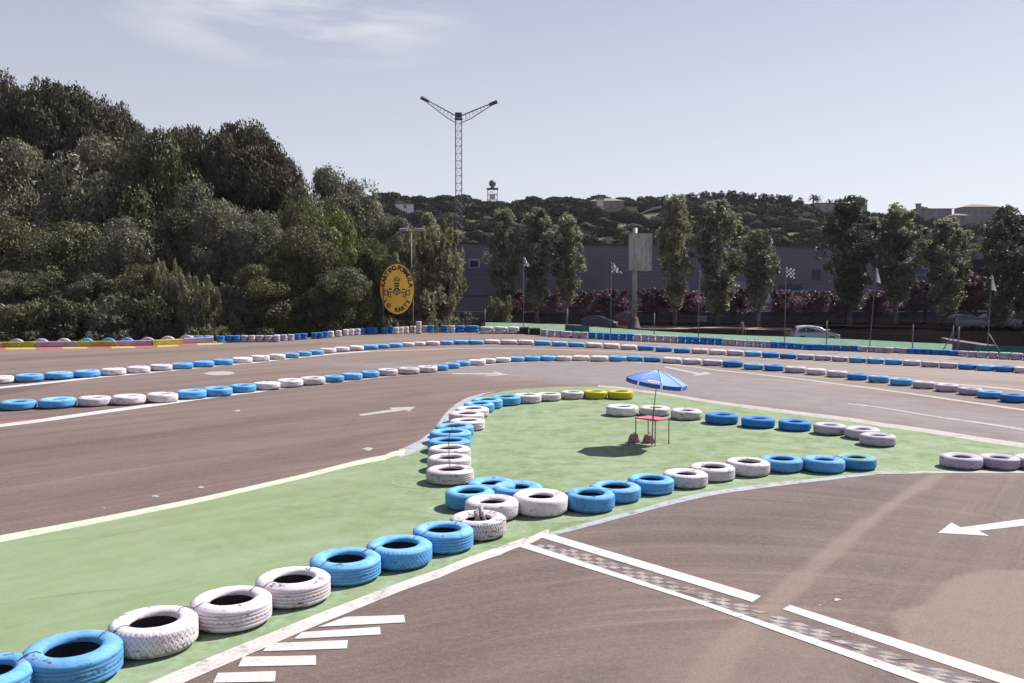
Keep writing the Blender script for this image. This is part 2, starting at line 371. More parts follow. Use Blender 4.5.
# island tyres: (x0, x1, foot row, paint, tread, label)
island = [
 (-45, 21, 709, 'blue', 'rib', 'blue tyre cut by the frame at the bottom left corner'),
 (20.5, 127, 694, 'blue', 'rib', 'big smooth blue tyre nearest the camera, tied with wire on both sides'),
 (108, 201, 662, 'white', 'block', 'white tyre with zigzag tread blocks right beside the nearest blue tyre'),
 (190, 274, 636, 'white', 'rib', 'white tyre with ribbed tread, second white one from the near corner'),
 (255.3, 332, 611.5, 'white', 'rib', 'white tyre above the hatched bars with a wire to its blue neighbour'),
 (309.5, 382, 588.5, 'blue', 'rib', 'pale topped blue tyre, left of the blue three in the near line'),
 (366, 433, 573, 'blue', 'block', 'blue tyre with fine tread, middle of three in the near line'),
 (412.5, 474, 556.5, 'blue', 'rib', 'blue tyre touching the tattered white tyre with a rag'),
 (449.5, 506.5, 543, 'scruffy', 'lug', 'tattered white tyre with dark scars and a rag tied on'),
 (464.5, 519, 524, 'white', 'plain', 'smooth white tyre just behind the tattered one'),
 (445, 495, 513, 'blue', 'rib', 'blue tyre standing a little left where the two lines meet'),
 (467, 516.5, 500.5, 'blue', 'plain', 'blue tyre right behind the nearest white tyre of the curved line'),
 (491.5, 543, 505, 'blue', 'plain', 'blue tyre between the junction and the wide white one'),
 (512, 568, 519, 'white', 'plain', 'wide white tyre with a blue smear on its right side'),
 (564.5, 615, 515, 'blue', 'block', 'blue tyre right of the wide white one, leftmost of a blue trio'),
 (589, 641, 505, 'blue', 'block', 'blue tyre with scuffed tread, middle of the trio below the table'),
 (627, 674, 496.5, 'blue', 'rib', 'blue tyre with pale top below the table, rightmost of its trio'),
 (662.5, 708, 490, 'white', 'lug', 'stained white tyre with a cable across, left of three whites'),
 (689, 735, 483, 'white', 'rib', 'clean white tyre, middle of three in the front island line'),
 (725, 770, 478, 'white', 'block', 'white tyre with toothed tread edge, right of three whites'),
 (759, 803, 474, 'blue', 'block', 'blue tyre with toothed edge beside the toothed white one'),
 (801, 845, 474.5, 'blue', 'plain', 'smooth blue tyre with a cable lying over it'),
 (834, 876.5, 471.5, 'greentop', 'plain', 'blue tyre with green dusted top at the end of the front line'),
 (938.5, 983, 470.5, 'mauve', 'plain', 'greyish white tyre at right, left of three across the gap'),
 (977.5, 1019, 470.5, 'mauve', 'lug', 'white tyre with open dark hole, middle of three across the gap'),
 (1012.5, 1055, 471, 'mauve', 'plain', 'white tyre cut by the right edge of the frame'),
]
middle = [
 (605.8, 638.2, 417.3, 'white', 'white tyre left of the umbrella pole, first of the middle row'),
 (638.8, 670, 417.3, 'white', 'white tyre directly behind the little red table'),
 (670.4, 702, 421, 'scruffy', 'stained white tyre right of the table, third of the middle row'),
 (704.7, 738.2, 425.5, 'deep', 'blue tyre, left of three in the middle row'),
 (740.9, 775, 429.2, 'deep', 'blue tyre, middle of three in the middle row'),
 (778, 811.3, 432, 'deep', 'blue tyre, right of three in the middle row'),
 (813, 846, 436, 'mauve', 'greyish tyre right of the blue three of the middle row'),
 (843.9, 880, 440.5, 'mauve', 'pale tyre half hidden behind the last one of the middle row'),
 (858.7, 896, 447.6, 'mauve', 'pale tyre in front at the right end of the middle row'),
]
curve = [
 (607.4, 633.4, 400.2, 'yellow', 'right hand yellow tyre at the tip of the island'),
 (583.7, 607, 399.8, 'yellow', 'left hand yellow tyre at the tip of the island'),
 (560.7, 583.8, 400, 'scruffy', 'stained white tyre touching the left yellow one'),
 (536, 561, 402, 'white', 'white tyre between two others near the yellow pair'),
 (513, 541.6, 404.2, 'white', 'white tyre after the blue ones at the top of the bend'),
 (491, 520.8, 406.5, 'blue', 'blue tyre beside the whites at the top of the bend'),
 (471.3, 502.8, 410, 'blue', 'blue tyre in the bend, middle of the upper three'),
 (463.7, 494.4, 414, 'blue', 'blue tyre in the bend overlapping the upper white ones'),
 (455.3, 489, 419, 'white', 'upper white tyre of three on the left bend'),
 (448.7, 484.3, 425, 'white', 'middle white tyre of the upper three on the left bend'),
 (449.5, 485, 432, 'white', 'lower white tyre of the upper three on the left bend'),
 (434.7, 474, 439.5, 'blue', 'upper blue tyre of three on the left of the bend'),
 (429.6, 471.5, 446, 'blue', 'middle blue tyre of three on the left of the bend'),
 (427.5, 470.5, 454.5, 'blue', 'lower blue tyre of three on the left of the bend'),
 (427.9, 470.8, 463.5, 'white', 'upper white tyre of the lowest three on the bend'),
 (427, 471.4, 474, 'white', 'middle white tyre of the lowest three on the bend'),
 (426, 474.3, 487, 'scruffy', 'lowest white tyre of the bend with a blotched side'),
]

# ------------------------------------------------------------------ ground sheets
def grid_interp(poly, x, y):
    """signed inside mask of points for polygon (numpy)"""
    inside = np.zeros(x.shape, bool); n = len(poly); dist = np.full(x.shape, 1e9)
    for i in range(n):
        x1, y1 = poly[i]; x2, y2 = poly[(i+1) % n]
        c = ((y1 > y) != (y2 > y)); xi = (x2-x1)*(y-y1)/((y2-y1)+1e-12)+x1
        inside ^= c & (x < xi)
        dx, dy = x2-x1, y2-y1; t = np.clip(((x-x1)*dx+(y-y1)*dy)/(dx*dx+dy*dy+1e-12), 0, 1)
        dist = np.minimum(dist, np.hypot(x-x1-t*dx, y-y1-t*dy))
    return np.where(inside, dist, -dist)
def smooth(e0, e1, v):
    t = np.clip((v-e0)/(e1-e0), 0, 1); return t*t*(3-2*t)
def gp(pts): return [(G(x, y).x, G(x, y).y) for x, y in pts]
def flow(x, y):
    t1 = y+1.2*np.sqrt((x-3)**2+60)         # lanes that arch round the far bend
    t2 = (x-.70*y)                           # the near straight
    k = smooth(-4, 2, (x-.70*y)+2)*smooth(24, 18, y)
    return t1, t2, k, np.where(x < 3, -1, 1)
POLY_GREY = gp([(300, 362), (420, 372), (520, 380), (590, 386), (720, 402), (880, 423), (1110, 456), (1110, 424), (900, 398), (760, 377), (640, 362), (560, 361), (470, 364)])
POLY_BAND = gp([(925, 473), (958, 473), (935, 487), (905, 505), (875, 530), (850, 555), (815, 585), (790, 612), (762, 640), (735, 683), (700, 730), (640, 730), (690, 655), (740, 612), (765, 590), (810, 553), (850, 522), (885, 500)])
POLY_PATCH = gp([(1110, 565), (1024, 569), (985, 570), (955, 576), (932, 592), (925, 603), (900, 610), (892, 618), (891, 632), (905, 645), (960, 665), (1060, 700), (1160, 700)])
POLY_PATCH2 = gp([(820, 640), (740, 628), (700, 640), (650, 662), (600, 690), (560, 730), (900, 730), (870, 660)])
POLY_SLAB = gp([(40, 372), (0, 374), (-120, 380), (-120, 412), (0, 396), (68, 383), (62, 378)])
POLY_DARK = gp([(720, 474), (930, 474), (860, 520), (800, 560), (740, 560), (660, 540), (600, 525)])
LANES = [gp([(-120, 522), (0, 500), (100, 484), (200, 463), (260, 452), (330, 440), (400, 424), (430, 412), (425, 424), (380, 441), (300, 460), (200, 480), (100, 500), (0, 518), (-120, 540)]),
         gp([(-60, 455), (100, 436), (240, 420), (330, 408), (420, 392), (420, 397), (330, 414), (240, 428), (100, 446), (-60, 468)]),
         gp([(0, 357), (120, 353), (240, 347), (330, 342), (330, 344), (240, 350), (120, 357), (0, 362)]),
         gp([(560, 540), (700, 520), (860, 490), (900, 480), (880, 495), (760, 540), (640, 560)]),
         gp([(330, 683), (430, 625), (500, 590), (560, 570), (600, 590), (520, 640), (470, 700)])]
def spray_field(x, y):
    s = np.zeros_like(x)
    for a in island+middle+curve:
        c, D = place_px(a[0], a[1], a[2]); k = 1.0 if a[3] != 'yellow' else .3
        s = np.maximum(s, k*smooth(1.05, .50, np.hypot(x-c.x, y-c.y)/1.0))
    return s
def add_attr(me, name, vals):
    a = me.attributes.new(name, 'FLOAT', 'POINT'); a.data.foreach_set('value', np.ascontiguousarray(vals, dtype=np.float32))
def ground_attrs(me, x, y):
    t1, t2, k, s = flow(x, y)
    add_attr(me, 't1', t1); add_attr(me, 't2', t2); add_attr(me, 'tk', k); add_attr(me, 'sy', x+.0*y); add_attr(me, 'sz', .6*x+.8*y)
    # wobble the outlines of the patches so they read as laid by hand
    wob = np.array([mnoise.noise(Vector((a*.9, b*.9, 0)))*.35+mnoise.noise(Vector((a*2.7, b*2.7, 3)))*.12 for a, b in zip(x, y)])
    add_attr(me, 'grey', smooth(-1.5, 2.0, grid_interp(POLY_GREY, x, y)+wob*3))
    light = smooth(.03, .17, grid_interp(POLY_BAND, x, y)+wob*.22)*.85
    light = np.maximum(light, smooth(-.05, .05, grid_interp(POLY_PATCH, x, y)+wob*.3)*.9)
    light = np.maximum(light, smooth(-.4, .4, grid_interp(POLY_PATCH2, x, y)+wob)*.5)
    add_attr(me, 'light', light)
    add_attr(me, 'slab', np.maximum(smooth(-.1, .1, grid_interp(POLY_SLAB, x, y)+wob*.3)*.9, smooth(-1.2, 1.2, grid_interp(POLY_DARK, x, y)+wob*2)*.35))
    lane = np.zeros_like(x)
    for q_ in LANES: lane = np.maximum(lane, smooth(-.8, .9, grid_interp(q_, x, y)+wob*1.5))
    add_attr(me, 'lane', lane); add_attr(me, 'isle', smooth(-6, 1, x)*.75+.25)
    add_attr(me, 'spray', spray_field(x, y)*(.62+wob*1.2).clip(.2, 1))
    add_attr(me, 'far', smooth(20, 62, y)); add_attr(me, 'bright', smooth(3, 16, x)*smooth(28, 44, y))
def gnode(t):
    L = t.links
    def attr(n):
        a = N(t, 'ShaderNodeAttribute'); a.attribute_name = n; return a.outputs['Fac']
    def comb(a, b, c=None, sa=1, sb=1):
        x = N(t, 'ShaderNodeCombineXYZ')
        for s_, k, i in ((a, sa, 0), (b, sb, 1)):
            m_ = N(t, 'ShaderNodeMath', operation='MULTIPLY'); m_.inputs[1].default_value = k; L.new(s_, m_.inputs[0]); L.new(m_.outputs[0], x.inputs[i])
        return x.outputs[0]
    def noi(v, scale, det, lo, hi, rough=.6, dist=0):
        n = N(t, 'ShaderNodeTexNoise'); n.inputs['Scale'].default_value = scale; n.inputs['Detail'].default_value = det; n.inputs['Roughness'].default_value = rough; n.inputs['Distortion'].default_value = dist
        L.new(v, n.inputs['Vector']); r = N(t, 'ShaderNodeMapRange'); r.inputs['From Min'].default_value = lo; r.inputs['From Max'].default_value = hi
        L.new(n.outputs[0], r.inputs[0]); return r.outputs[0]
    def mix(f, a, c, bt='MIX'):
        x = N(t, 'ShaderNodeMix', data_type='RGBA', blend_type=bt)
        if isinstance(f, (float, int)): x.inputs[0].default_value = f
        else: L.new(f, x.inputs[0])
        for v, i in ((a, 6), (c, 7)):
            if isinstance(v, tuple): x.inputs[i].default_value = (*v, 1)
            else: L.new(v, x.inputs[i])
        return x.outputs[2]
    def mth(op, a, b=None, c=None):
        x = N(t, 'ShaderNodeMath', operation=op)
        for i, v in enumerate((a, b, c)):
            if v is None: continue
            if isinstance(v, (float, int)): x.inputs[i].default_value = v
            else: L.new(v, x.inputs[i])
        return x.outputs[0]
    return attr, comb, noi, mix, mth
def asphalt_material():
    m = bpy.data.materials.new('asphalt'); m.use_nodes = True; t = m.node_tree; b = t.nodes['Principled BSDF']; L = t.links
    attr, comb, noi, mix, mth = gnode(t)
    tcn = N(t, 'ShaderNodeTexCoord'); P = tcn.outputs['Object']
    c = mix(noi(P, .35, 5, .3, .7), (0.180, 0.127, 0.109), (0.144, 0.101, 0.089))
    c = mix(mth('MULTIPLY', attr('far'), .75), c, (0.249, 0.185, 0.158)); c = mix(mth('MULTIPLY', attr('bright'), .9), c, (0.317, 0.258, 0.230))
    # lanes polished and dusted by driving, following the bend
    s1 = noi(comb(attr('t1'), attr('sy'), None, 1.0, .05), 1.0, 7, .42, .58, .72)
    s2 = noi(comb(attr('t2'), attr('sz'), None, 1.0, .06), 1.3, 7, .42, .60, .72)
    x = N(t, 'ShaderNodeMix', data_type='FLOAT'); L.new(attr('tk'), x.inputs[0]); L.new(s1, x.inputs[2]); L.new(s2, x.inputs[3])
    c = mix(mth('MULTIPLY', x.outputs[0], .62), c, mix(.22, (0.068, 0.048, 0.046), c), 'MIX')
    s3 = noi(comb(attr('t1'), attr('sy'), None, 3.2, .05), 1.4, 4, .55, .75)
    s4 = noi(comb(attr('t2'), attr('sz'), None, 3.0, .05), 1.4, 4, .55, .75)
    x = N(t, 'ShaderNodeMix', data_type='FLOAT'); L.new(attr('tk'), x.inputs[0]); L.new(s3, x.inputs[2]); L.new(s4, x.inputs[3])
    c = mix(mth('MULTIPLY', x.outputs[0], .50), c, (0.279, 0.217, 0.190))
    gr = mix(noi(P, .9, 7, .4, .65, .65), (0.133, 0.115, 0.122), (0.204, 0.174, 0.170))
    c = mix(mth('MULTIPLY', attr('grey'), .85), c, mix(.35, gr, (0.315, 0.279, 0.286)))
    scf = mth('MULTIPLY', noi(comb(attr('t1'), attr('sy'), None, 2.2, .35), 1.0, 8, .52, .60, .8), attr('grey'))
    c = mix(mth('MULTIPLY', scf, .45), c, (0.296, 0.268, 0.276))
    c = mix(mth('MULTIPLY', attr('slab'), .8), c, (0.083, 0.066, 0.067))
    c = mix(mth('MULTIPLY', mth('MULTIPLY', attr('lane'), noi(comb(attr('t1'), attr('sy'), None, 2.0, .08), 1.2, 6, .25, .6, .7)), .55), c, (0.079, 0.052, 0.049))
    c = mix(mth('MULTIPLY', attr('light'), .70), c, (0.249, 0.189, 0.158))
    # aggregate speckle and pale chips
    c = mix(mth('MULTIPLY', noi(P, 45, 3, .42, .70, .8), .42), c, (0.035, 0.024, 0.024))
    c = mix(mth('MULTIPLY', noi(P, 70, 2, .54, .70, .8), .40), c, (0.397, 0.334, 0.299))
    c = mix(mth('MULTIPLY', noi(P, 11, 5, .48, .68, .75), .30), c, (0.252, 0.193, 0.168))
    c = mix(mth('MULTIPLY', noi(P, 17, 5, .50, .70, .75), .32), c, (0.073, 0.051, 0.049))
    c = mix(mth('MULTIPLY', noi(P, 2.3, 8, .5, .75, .7), .22), c, (0.065, 0.049, 0.047))
    sp = mth('MULTIPLY', attr('spray'), noi(P, 5, 6, .33, .55, .7))
    c = mix(mth('MULTIPLY', sp, .7), c, mix(noi(P, .8, 2, .45, .55), (0.404, 0.363, 0.381), (0.217, 0.320, 0.421)))
    # hairline cracks
    v = N(t, 'ShaderNodeTexVoronoi', feature='DISTANCE_TO_EDGE'); v.inputs['Scale'].default_value = .22
    wv = N(t, 'ShaderNodeVectorMath', operation='ADD'); nz = N(t, 'ShaderNodeTexNoise'); nz.inputs['Scale'].default_value = 1.2; nz.inputs['Detail'].default_value = 8
    L.new(P, nz.inputs['Vector']); L.new(P, wv.inputs[0]); L.new(nz.outputs['Color'], wv.inputs[1]); L.new(wv.outputs[0], v.inputs['Vector'])
    cr_ = N(t, 'ShaderNodeMapRange'); cr_.inputs['From Min'].default_value = .0015; cr_.inputs['From Max'].default_value = .0045; cr_.inputs['To Min'].default_value = 1; cr_.inputs['To Max'].default_value = 0
    L.new(v.outputs['Distance'], cr_.inputs[0])
    c = mix(mth('MULTIPLY', mth('MULTIPLY', cr_.outputs[0], noi(P, .3, 2, .52, .6)), .3), c, (0.028, 0.021, 0.020))
    L.new(c, b.inputs['Base Color']); b.inputs['Roughness'].default_value = .88; b.inputs['Specular IOR Level'].default_value = .22
    bn = N(t, 'ShaderNodeTexNoise'); bn.inputs['Scale'].default_value = 70; bn.inputs['Detail'].default_value = 3; L.new(P, bn.inputs['Vector'])
    bp = N(t, 'ShaderNodeBump'); bp.inputs['Strength'].default_value = .45; bp.inputs['Distance'].default_value = .01
    L.new(bn.outputs[0], bp.inputs['Height']); L.new(bp.outputs[0], b.inputs['Normal'])
    return m
def green_material():
    m = bpy.data.materials.new('green_ground_paint'); m.use_nodes = True; t = m.node_tree; b = t.nodes['Principled BSDF']; L = t.links
    attr, comb, noi, mix, mth = gnode(t)
    tcn = N(t, 'ShaderNodeTexCoord'); P = tcn.outputs['Object']
    c = mix(noi(P, .28, 4, .3, .7), (0.167, 0.223, 0.105), (0.205, 0.256, 0.142))
    c = mix(mth('MULTIPLY', noi(comb(attr('t1'), attr('sy'), None, 1, .14), 1.2, 7, .40, .70, .7), .5), c, (0.268, 0.312, 0.211))
    c = mix(mth('MULTIPLY', mth('MULTIPLY', noi(P, 1.1, 8, .46, .64, .68), attr('isle')), .70), c, (0.090, 0.149, 0.049))
    c = mix(mth('MULTIPLY', mth('MULTIPLY', noi(P, 3.0, 8, .48, .66, .7), attr('isle')), .42), c, (0.312, 0.357, 0.307))
    # rubber left by turning wheels: thin broken arcs
    v = noi(comb(attr('t1'), attr('sy'), None, 4.0, .10), 1.2, 3, .60, .68, .5, .6)
    c = mix(mth('MULTIPLY', mth('MULTIPLY', v, noi(P, .5, 2, .45, .6)), .30), c, (0.059, 0.090, 0.056))
    n_ = N(t, 'ShaderNodeTexNoise'); n_.inputs['Scale'].default_value = .35; n_.inputs['Detail'].default_value = 1; L.new(P, n_.inputs['Vector'])
    wv = N(t, 'ShaderNodeTexWave'); wv.wave_type = 'RINGS'; wv.rings_direction = 'Z'; wv.inputs['Scale'].default_value = .32; wv.inputs['Distortion'].default_value = 5; wv.inputs['Detail'].default_value = 2
    L.new(P, wv.inputs['Vector']); r = N(t, 'ShaderNodeMapRange'); r.inputs['From Min'].default_value = .985; r.inputs['From Max'].default_value = 1.0; L.new(wv.outputs['Fac'], r.inputs[0])
    c = mix(mth('MULTIPLY', mth('MULTIPLY', r.outputs[0], noi(P, .7, 3, .5, .62)), .28), c, (0.052, 0.082, 0.049))
    c = mix(mth('MULTIPLY', noi(P, 60, 2, .45, .75, .7), .16), c, (0.045, 0.067, 0.040))
    sp = mth('MULTIPLY', attr('spray'), noi(P, 6, 5, .42, .6, .7))
    c = mix(mth('MULTIPLY', sp, .6), c, (0.268, 0.409, 0.325))
    L.new(c, b.inputs['Base Color']); b.inputs['Roughness'].default_value = .85; b.inputs['Specular IOR Level'].default_value = .22
    bn = N(t, 'ShaderNodeTexNoise'); bn.inputs['Scale'].default_value = 60; bn.inputs['Detail'].default_value = 3; L.new(P, bn.inputs['Vector'])
    bp = N(t, 'ShaderNodeBump'); bp.inputs['Strength'].default_value = .35; bp.inputs['Distance'].default_value = .01
    L.new(bn.outputs[0], bp.inputs['Height']); L.new(bp.outputs[0], b.inputs['Normal'])
    return m
def worn_paint(name, c, under, wear=.5, scale=3, tintc=None):
    m = bpy.data.materials.new(name); m.use_nodes = True; t = m.node_tree; b = t.nodes['Principled BSDF']; L = t.links
    attr, comb, noi, mix, mth = gnode(t); tcn = N(t, 'ShaderNodeTexCoord'); P = tcn.outputs['Object']
    x = mix(noi(P, 1.3, 5, .35, .7), c, tintc or tuple(a*.86 for a in c))
    x = mix(noi(P, 38, 3, .66-.12*wear, .76-.08*wear, .7), x, under)
    x = mix(noi(P, scale, 9, .70-.2*wear, .80-.16*wear, .75), x, under)
    L.new(x, b.inputs['Base Color']); b.inputs['Roughness'].default_value = .75; b.inputs['Specular IOR Level'].default_value = .25
    bn = N(t, 'ShaderNodeTexNoise'); bn.inputs['Scale'].default_value = 70; L.new(P, bn.inputs['Vector'])
    bp = N(t, 'ShaderNodeBump'); bp.inputs['Strength'].default_value = .3; bp.inputs['Distance'].default_value = .01
    L.new(bn.outputs[0], bp.inputs['Height']); L.new(bp.outputs[0], b.inputs['Normal'])
    return m
UND = (0.126, 0.096, 0.089)
M_asph = asphalt_material(); M_green = green_material()
M_wline = worn_paint('road_white', (0.517, 0.488, 0.480), UND, .62)
M_wline2 = worn_paint('faded_road_white', (.40, .365, .35), (.20, .17, .15), .95)
M_gline = worn_paint('pale_green_line', (.47, .48, .38), (.26, .32, .19), .75, tintc=(.42, .46, .38))
M_bluew = worn_paint('sprayed_bluish_white', (0.370, 0.370, 0.385), (0.200, 0.170, 0.155), 1.05, tintc=(0.296, 0.348, 0.407))
M_wrough = worn_paint('rough_road_white', (.52, .485, .465), (.24, .20, .185), .85)
M_red = worn_paint('kerb_red', (0.340, 0.096, 0.096), (0.252, 0.163, 0.133), .8)
M_yel = worn_paint('kerb_yellow', (0.429, 0.326, 0.104), (0.281, 0.222, 0.148), .8)
M_chk = worn_paint('chequer_white', (0.326, 0.289, 0.274), (0.126, 0.096, 0.089), 1.1)
M_chkd = worn_paint('chequer_dark', (.125, .105, .115), (.145, .115, .105), 1.0)

def shaded_soil_mat():
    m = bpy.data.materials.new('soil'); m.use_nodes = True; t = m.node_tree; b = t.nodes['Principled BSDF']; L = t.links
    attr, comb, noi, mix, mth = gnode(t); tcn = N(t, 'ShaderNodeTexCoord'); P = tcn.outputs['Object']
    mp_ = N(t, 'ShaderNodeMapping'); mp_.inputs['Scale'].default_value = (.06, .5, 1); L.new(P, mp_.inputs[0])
    c = mix(noi(mp_.outputs[0], 1.0, 6, .52, .62), (.0055, .0045, .0045), (.012, .0085, .0085))  # near-black tones: the shade lying on this ground is put into the soil colour
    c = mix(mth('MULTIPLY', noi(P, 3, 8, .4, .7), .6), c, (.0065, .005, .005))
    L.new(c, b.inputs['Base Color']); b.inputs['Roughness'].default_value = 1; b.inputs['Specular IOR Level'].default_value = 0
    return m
M_shaded_soil = shaded_soil_mat()
def sheet(name, poly, z, material, spacing=None, attrs=False):
    """flat polygon sheet (world xy), optionally with interior points for attributes"""
    pts = [Vector((p[0], p[1])) for p in poly]
    if spacing is None:
        bpts = pts
    else:
        bpts = []
        for i, p in enumerate(pts):
            q = pts[(i+1) % len(pts)]; n = max(1, int((q-p).length/spacing))
            for k in range(n): bpts.append(p.lerp(q, k/n))
    nb = len(bpts); allp = list(bpts)
    if spacing:
        xs = [p.x for p in pts]; ys = [p.y for p in pts]
        gx, gy = np.meshgrid(np.arange(min(xs), max(xs), spacing), np.arange(min(ys), max(ys), spacing))
        gx = gx.ravel()+np.random.uniform(-.1, .1, gx.size)*spacing; gy = gy.ravel()+np.random.uniform(-.1, .1, gy.size)*spacing
        d = grid_interp([(p.x, p.y) for p in pts], gx, gy); k = d > spacing*.4
        allp += [Vector((a, b)) for a, b in zip(gx[k], gy[k])]
    v, e_, f, *_ = delaunay_2d_cdt(allp, [], [list(range(nb))], 1, 1e-5)
    me = bpy.data.meshes.new(name); me.from_pydata([(p.x, p.y, z) for p in v], [], f); me.materials.append(material)
    bm = bmesh.new(); bm.from_mesh(me)
    for fc in bm.faces:
        if fc.normal.z < 0: fc.normal_flip()
    bm.to_mesh(me); bm.free()
    if attrs:
        ground_attrs(me, np.array([q.co.x for q in me.vertices]), np.array([q.co.y for q in me.vertices]))
    o = link(name, me); o['kind'] = 'structure'
    return o
def ribbon(name, pts, z, material):
    """pts: (x, y_top, y_bottom) photo rows of both edges; interpolated into a smooth strip"""
    P = []
    for i in range(len(pts)-1):
        p0 = pts[max(i-1, 0)]; p1 = pts[i]; p2 = pts[i+1]; p3 = pts[min(i+2, len(pts)-1)]
        for k in range(6):
            t = k/6
            def cr3(a, b, c, d): return .5*((2*b)+(-a+c)*t+(2*a-5*b+4*c-d)*t*t+(-a+3*b-3*c+d)*t**3)
            x = p1[0]+(p2[0]-p1[0])*t
            P.append((x, cr3(p0[1], p1[1], p2[1], p3[1]), cr3(p0[2], p1[2], p2[2], p3[2])))
    P.append(pts[-1])
    vs = []; fs = []
    for x, a, b in P:
        vs += [tuple(G(x, b, z)), tuple(G(x, a, z))]
    for i in range(len(P)-1): fs.append((2*i, 2*i+2, 2*i+3, 2*i+1))
    me = bpy.data.meshes.new(name); me.from_pydata(vs, [], fs); me.materials.append(material)
    o = link(name, me); o['kind'] = 'structure'
    return o
def flatpoly(name, pxs, z, material):
    return sheet(name, [(G(x, y, z).x, G(x, y, z).y) for x, y in pxs], z, material)

# asphalt grid
ys = [4.0]
while ys[-1] < 95: ys.append(ys[-1]+max(.10, .011*ys[-1]))
ys = np.array(ys); NX = 420
U = np.linspace(-1, 1, NX)
vx = []; vy = []
for y in ys:
    half = 14+.66*y; vx.append(U*half); vy.append(np.full(NX, y))
vx = np.concatenate(vx); vy = np.concatenate(vy)
nr = len(ys)
faces = [(r*NX+c, r*NX+c+1, (r+1)*NX+c+1, (r+1)*NX+c) for r in range(nr-1) for c in range(NX-1)]
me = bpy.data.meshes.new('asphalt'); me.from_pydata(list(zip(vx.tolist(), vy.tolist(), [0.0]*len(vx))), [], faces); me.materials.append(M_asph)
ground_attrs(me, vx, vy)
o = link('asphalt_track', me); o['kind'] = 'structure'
# surroundings: one big sheet just under the track
gs = MB(); gs.add([(-1500, -400, -.02), (1500, -400, -.02), (1500, 2500, -.02), (-1500, 2500, -.02)], [(0, 1, 2, 3)]); o = gs.build('ground', M_shaded_soil); o['kind'] = 'structure'
# soil behind the tyre barrier, laid over the asphalt edge
bar_edge = [(-140, 351), (0, 346), (100, 344.5), (180, 341.5), (270, 340.5), (330, 336), (400, 332.5), (480, 331.5), (560, 334.5), (620, 338), (700, 341.5), (800, 346.5), (900, 351.5), (1000, 357), (1160, 365)]
pe = [G(x, y) for x, y in bar_edge]
sheet('bare_soil', [(p.x, p.y) for p in pe]+[(130, 70), (130, 128), (-130, 128), (-130, 70)], .006, M_shaded_soil)

green_px = [(-260, 600), (-100, 560), (0, 538), (104, 520), (205, 499), (300, 477), (385, 457.5), (422, 445), (438, 431), (448, 417), (462, 405), (480, 396), (505, 391), (530, 388.5), (560, 387), (603, 386.5), (640, 391.5), (720, 404), (800, 414), (880, 425), (960, 436), (1024, 446), (1150, 462), (1150, 472.5), (1024, 472.3), (870, 473.5), (810, 479), (720, 491), (640, 512), (560, 531), (525, 541), (440, 572), (350, 606), (250, 645.5), (150, 689), (60, 735), (-60, 800), (-320, 800)]
sheet('green_painted_ground', gp(green_px), .004, M_green, spacing=.33, attrs=True)
ribbon('white_line', [(-200, 573, 583), (-100, 554.5, 563), (0, 535.3, 542.3), (104, 516.2, 522.0), (205, 496.2, 501.2), (300, 474.8, 479.3), (385, 455, 460), (405, 449.6, 455)], .007, M_gline)
ribbon('sprayed_line', [(399, 449, 457.5), (420, 440, 450), (434, 429, 440), (444, 415, 427), (455, 404.5, 411), (468, 397.5, 402), (482, 393.5, 395), (495, 391.5, 391.8)], .0065, M_bluew)
ribbon('white_line', [(549, 529.5, 535.5), (532, 536, 543), (500, 547, 555), (440, 569, 577.5), (350, 601.5, 612), (250, 641, 654), (150, 682, 698), (60, 727, 748)], .007, M_wrough)
ribbon('sprayed_line', [(540, 534, 538), (590, 521.8, 526), (640, 508.8, 513), (680, 497.5, 502.5), (720, 489.5, 494), (770, 483, 487), (830, 477, 480), (875, 473, 475)], .0068, M_bluew)
ribbon('white_line', [(875, 471, 474), (950, 470.8, 473.2), (1024, 470.5, 473.2), (1150, 471, 474.2)], .0075, M_wline2)
ribbon('white_line', [(598, 385.2, 386.8), (640, 389.8, 392), (720, 401.5, 404.5), (800, 411.5, 415), (880, 422.5, 426.5), (1024, 443, 448), (1150, 459, 465)], .007, M_wline2)
ribbon('white_line', [(-60, 433, 437.5), (0, 423.3, 427), (130, 406.6, 409.6), (260, 389.8, 392.2), (330, 381.5, 383.3)], .006, M_wline)
ribbon('white_line', [(330, 381.8, 383), (420, 371.5, 372.6), (500, 363.3, 364.1), (560, 361, 361.7), (640, 362, 362.7), (720, 370, 371), (877, 388.3, 389.6), (1024, 409, 410.8), (1150, 428, 430.4)], .006, M_wline2)
ribbon('white_line', [(848, 403.3, 404.3), (940, 416.5, 417.7), (1024, 429, 430.7), (1150, 448, 450)], .006, M_wline2)
ribbon('white_line', [(-60, 397, 399.5), (0, 386.6, 388.6), (100, 376, 377.6), (260, 361.2, 362.4), (370, 350.8, 351.7)], .006, M_wline)
ribbon('white_line', [(370, 350.8, 351.5), (480, 348, 348.6), (600, 350.8, 351.3), (740, 357.3, 357.9)], .006, M_wline2)
ribbon('white_line', [(860, 375.5, 376.5), (940, 382.3, 383.4), (1024, 389.8, 391.2), (1150, 401, 402.7)], .006, M_wline2)
flatpoly('red_kerb', [(-60, 426.5), (0, 421.6), (30, 419.2), (53, 417.4), (30, 420.3), (0, 424), (-60, 433)], .009, M_red)
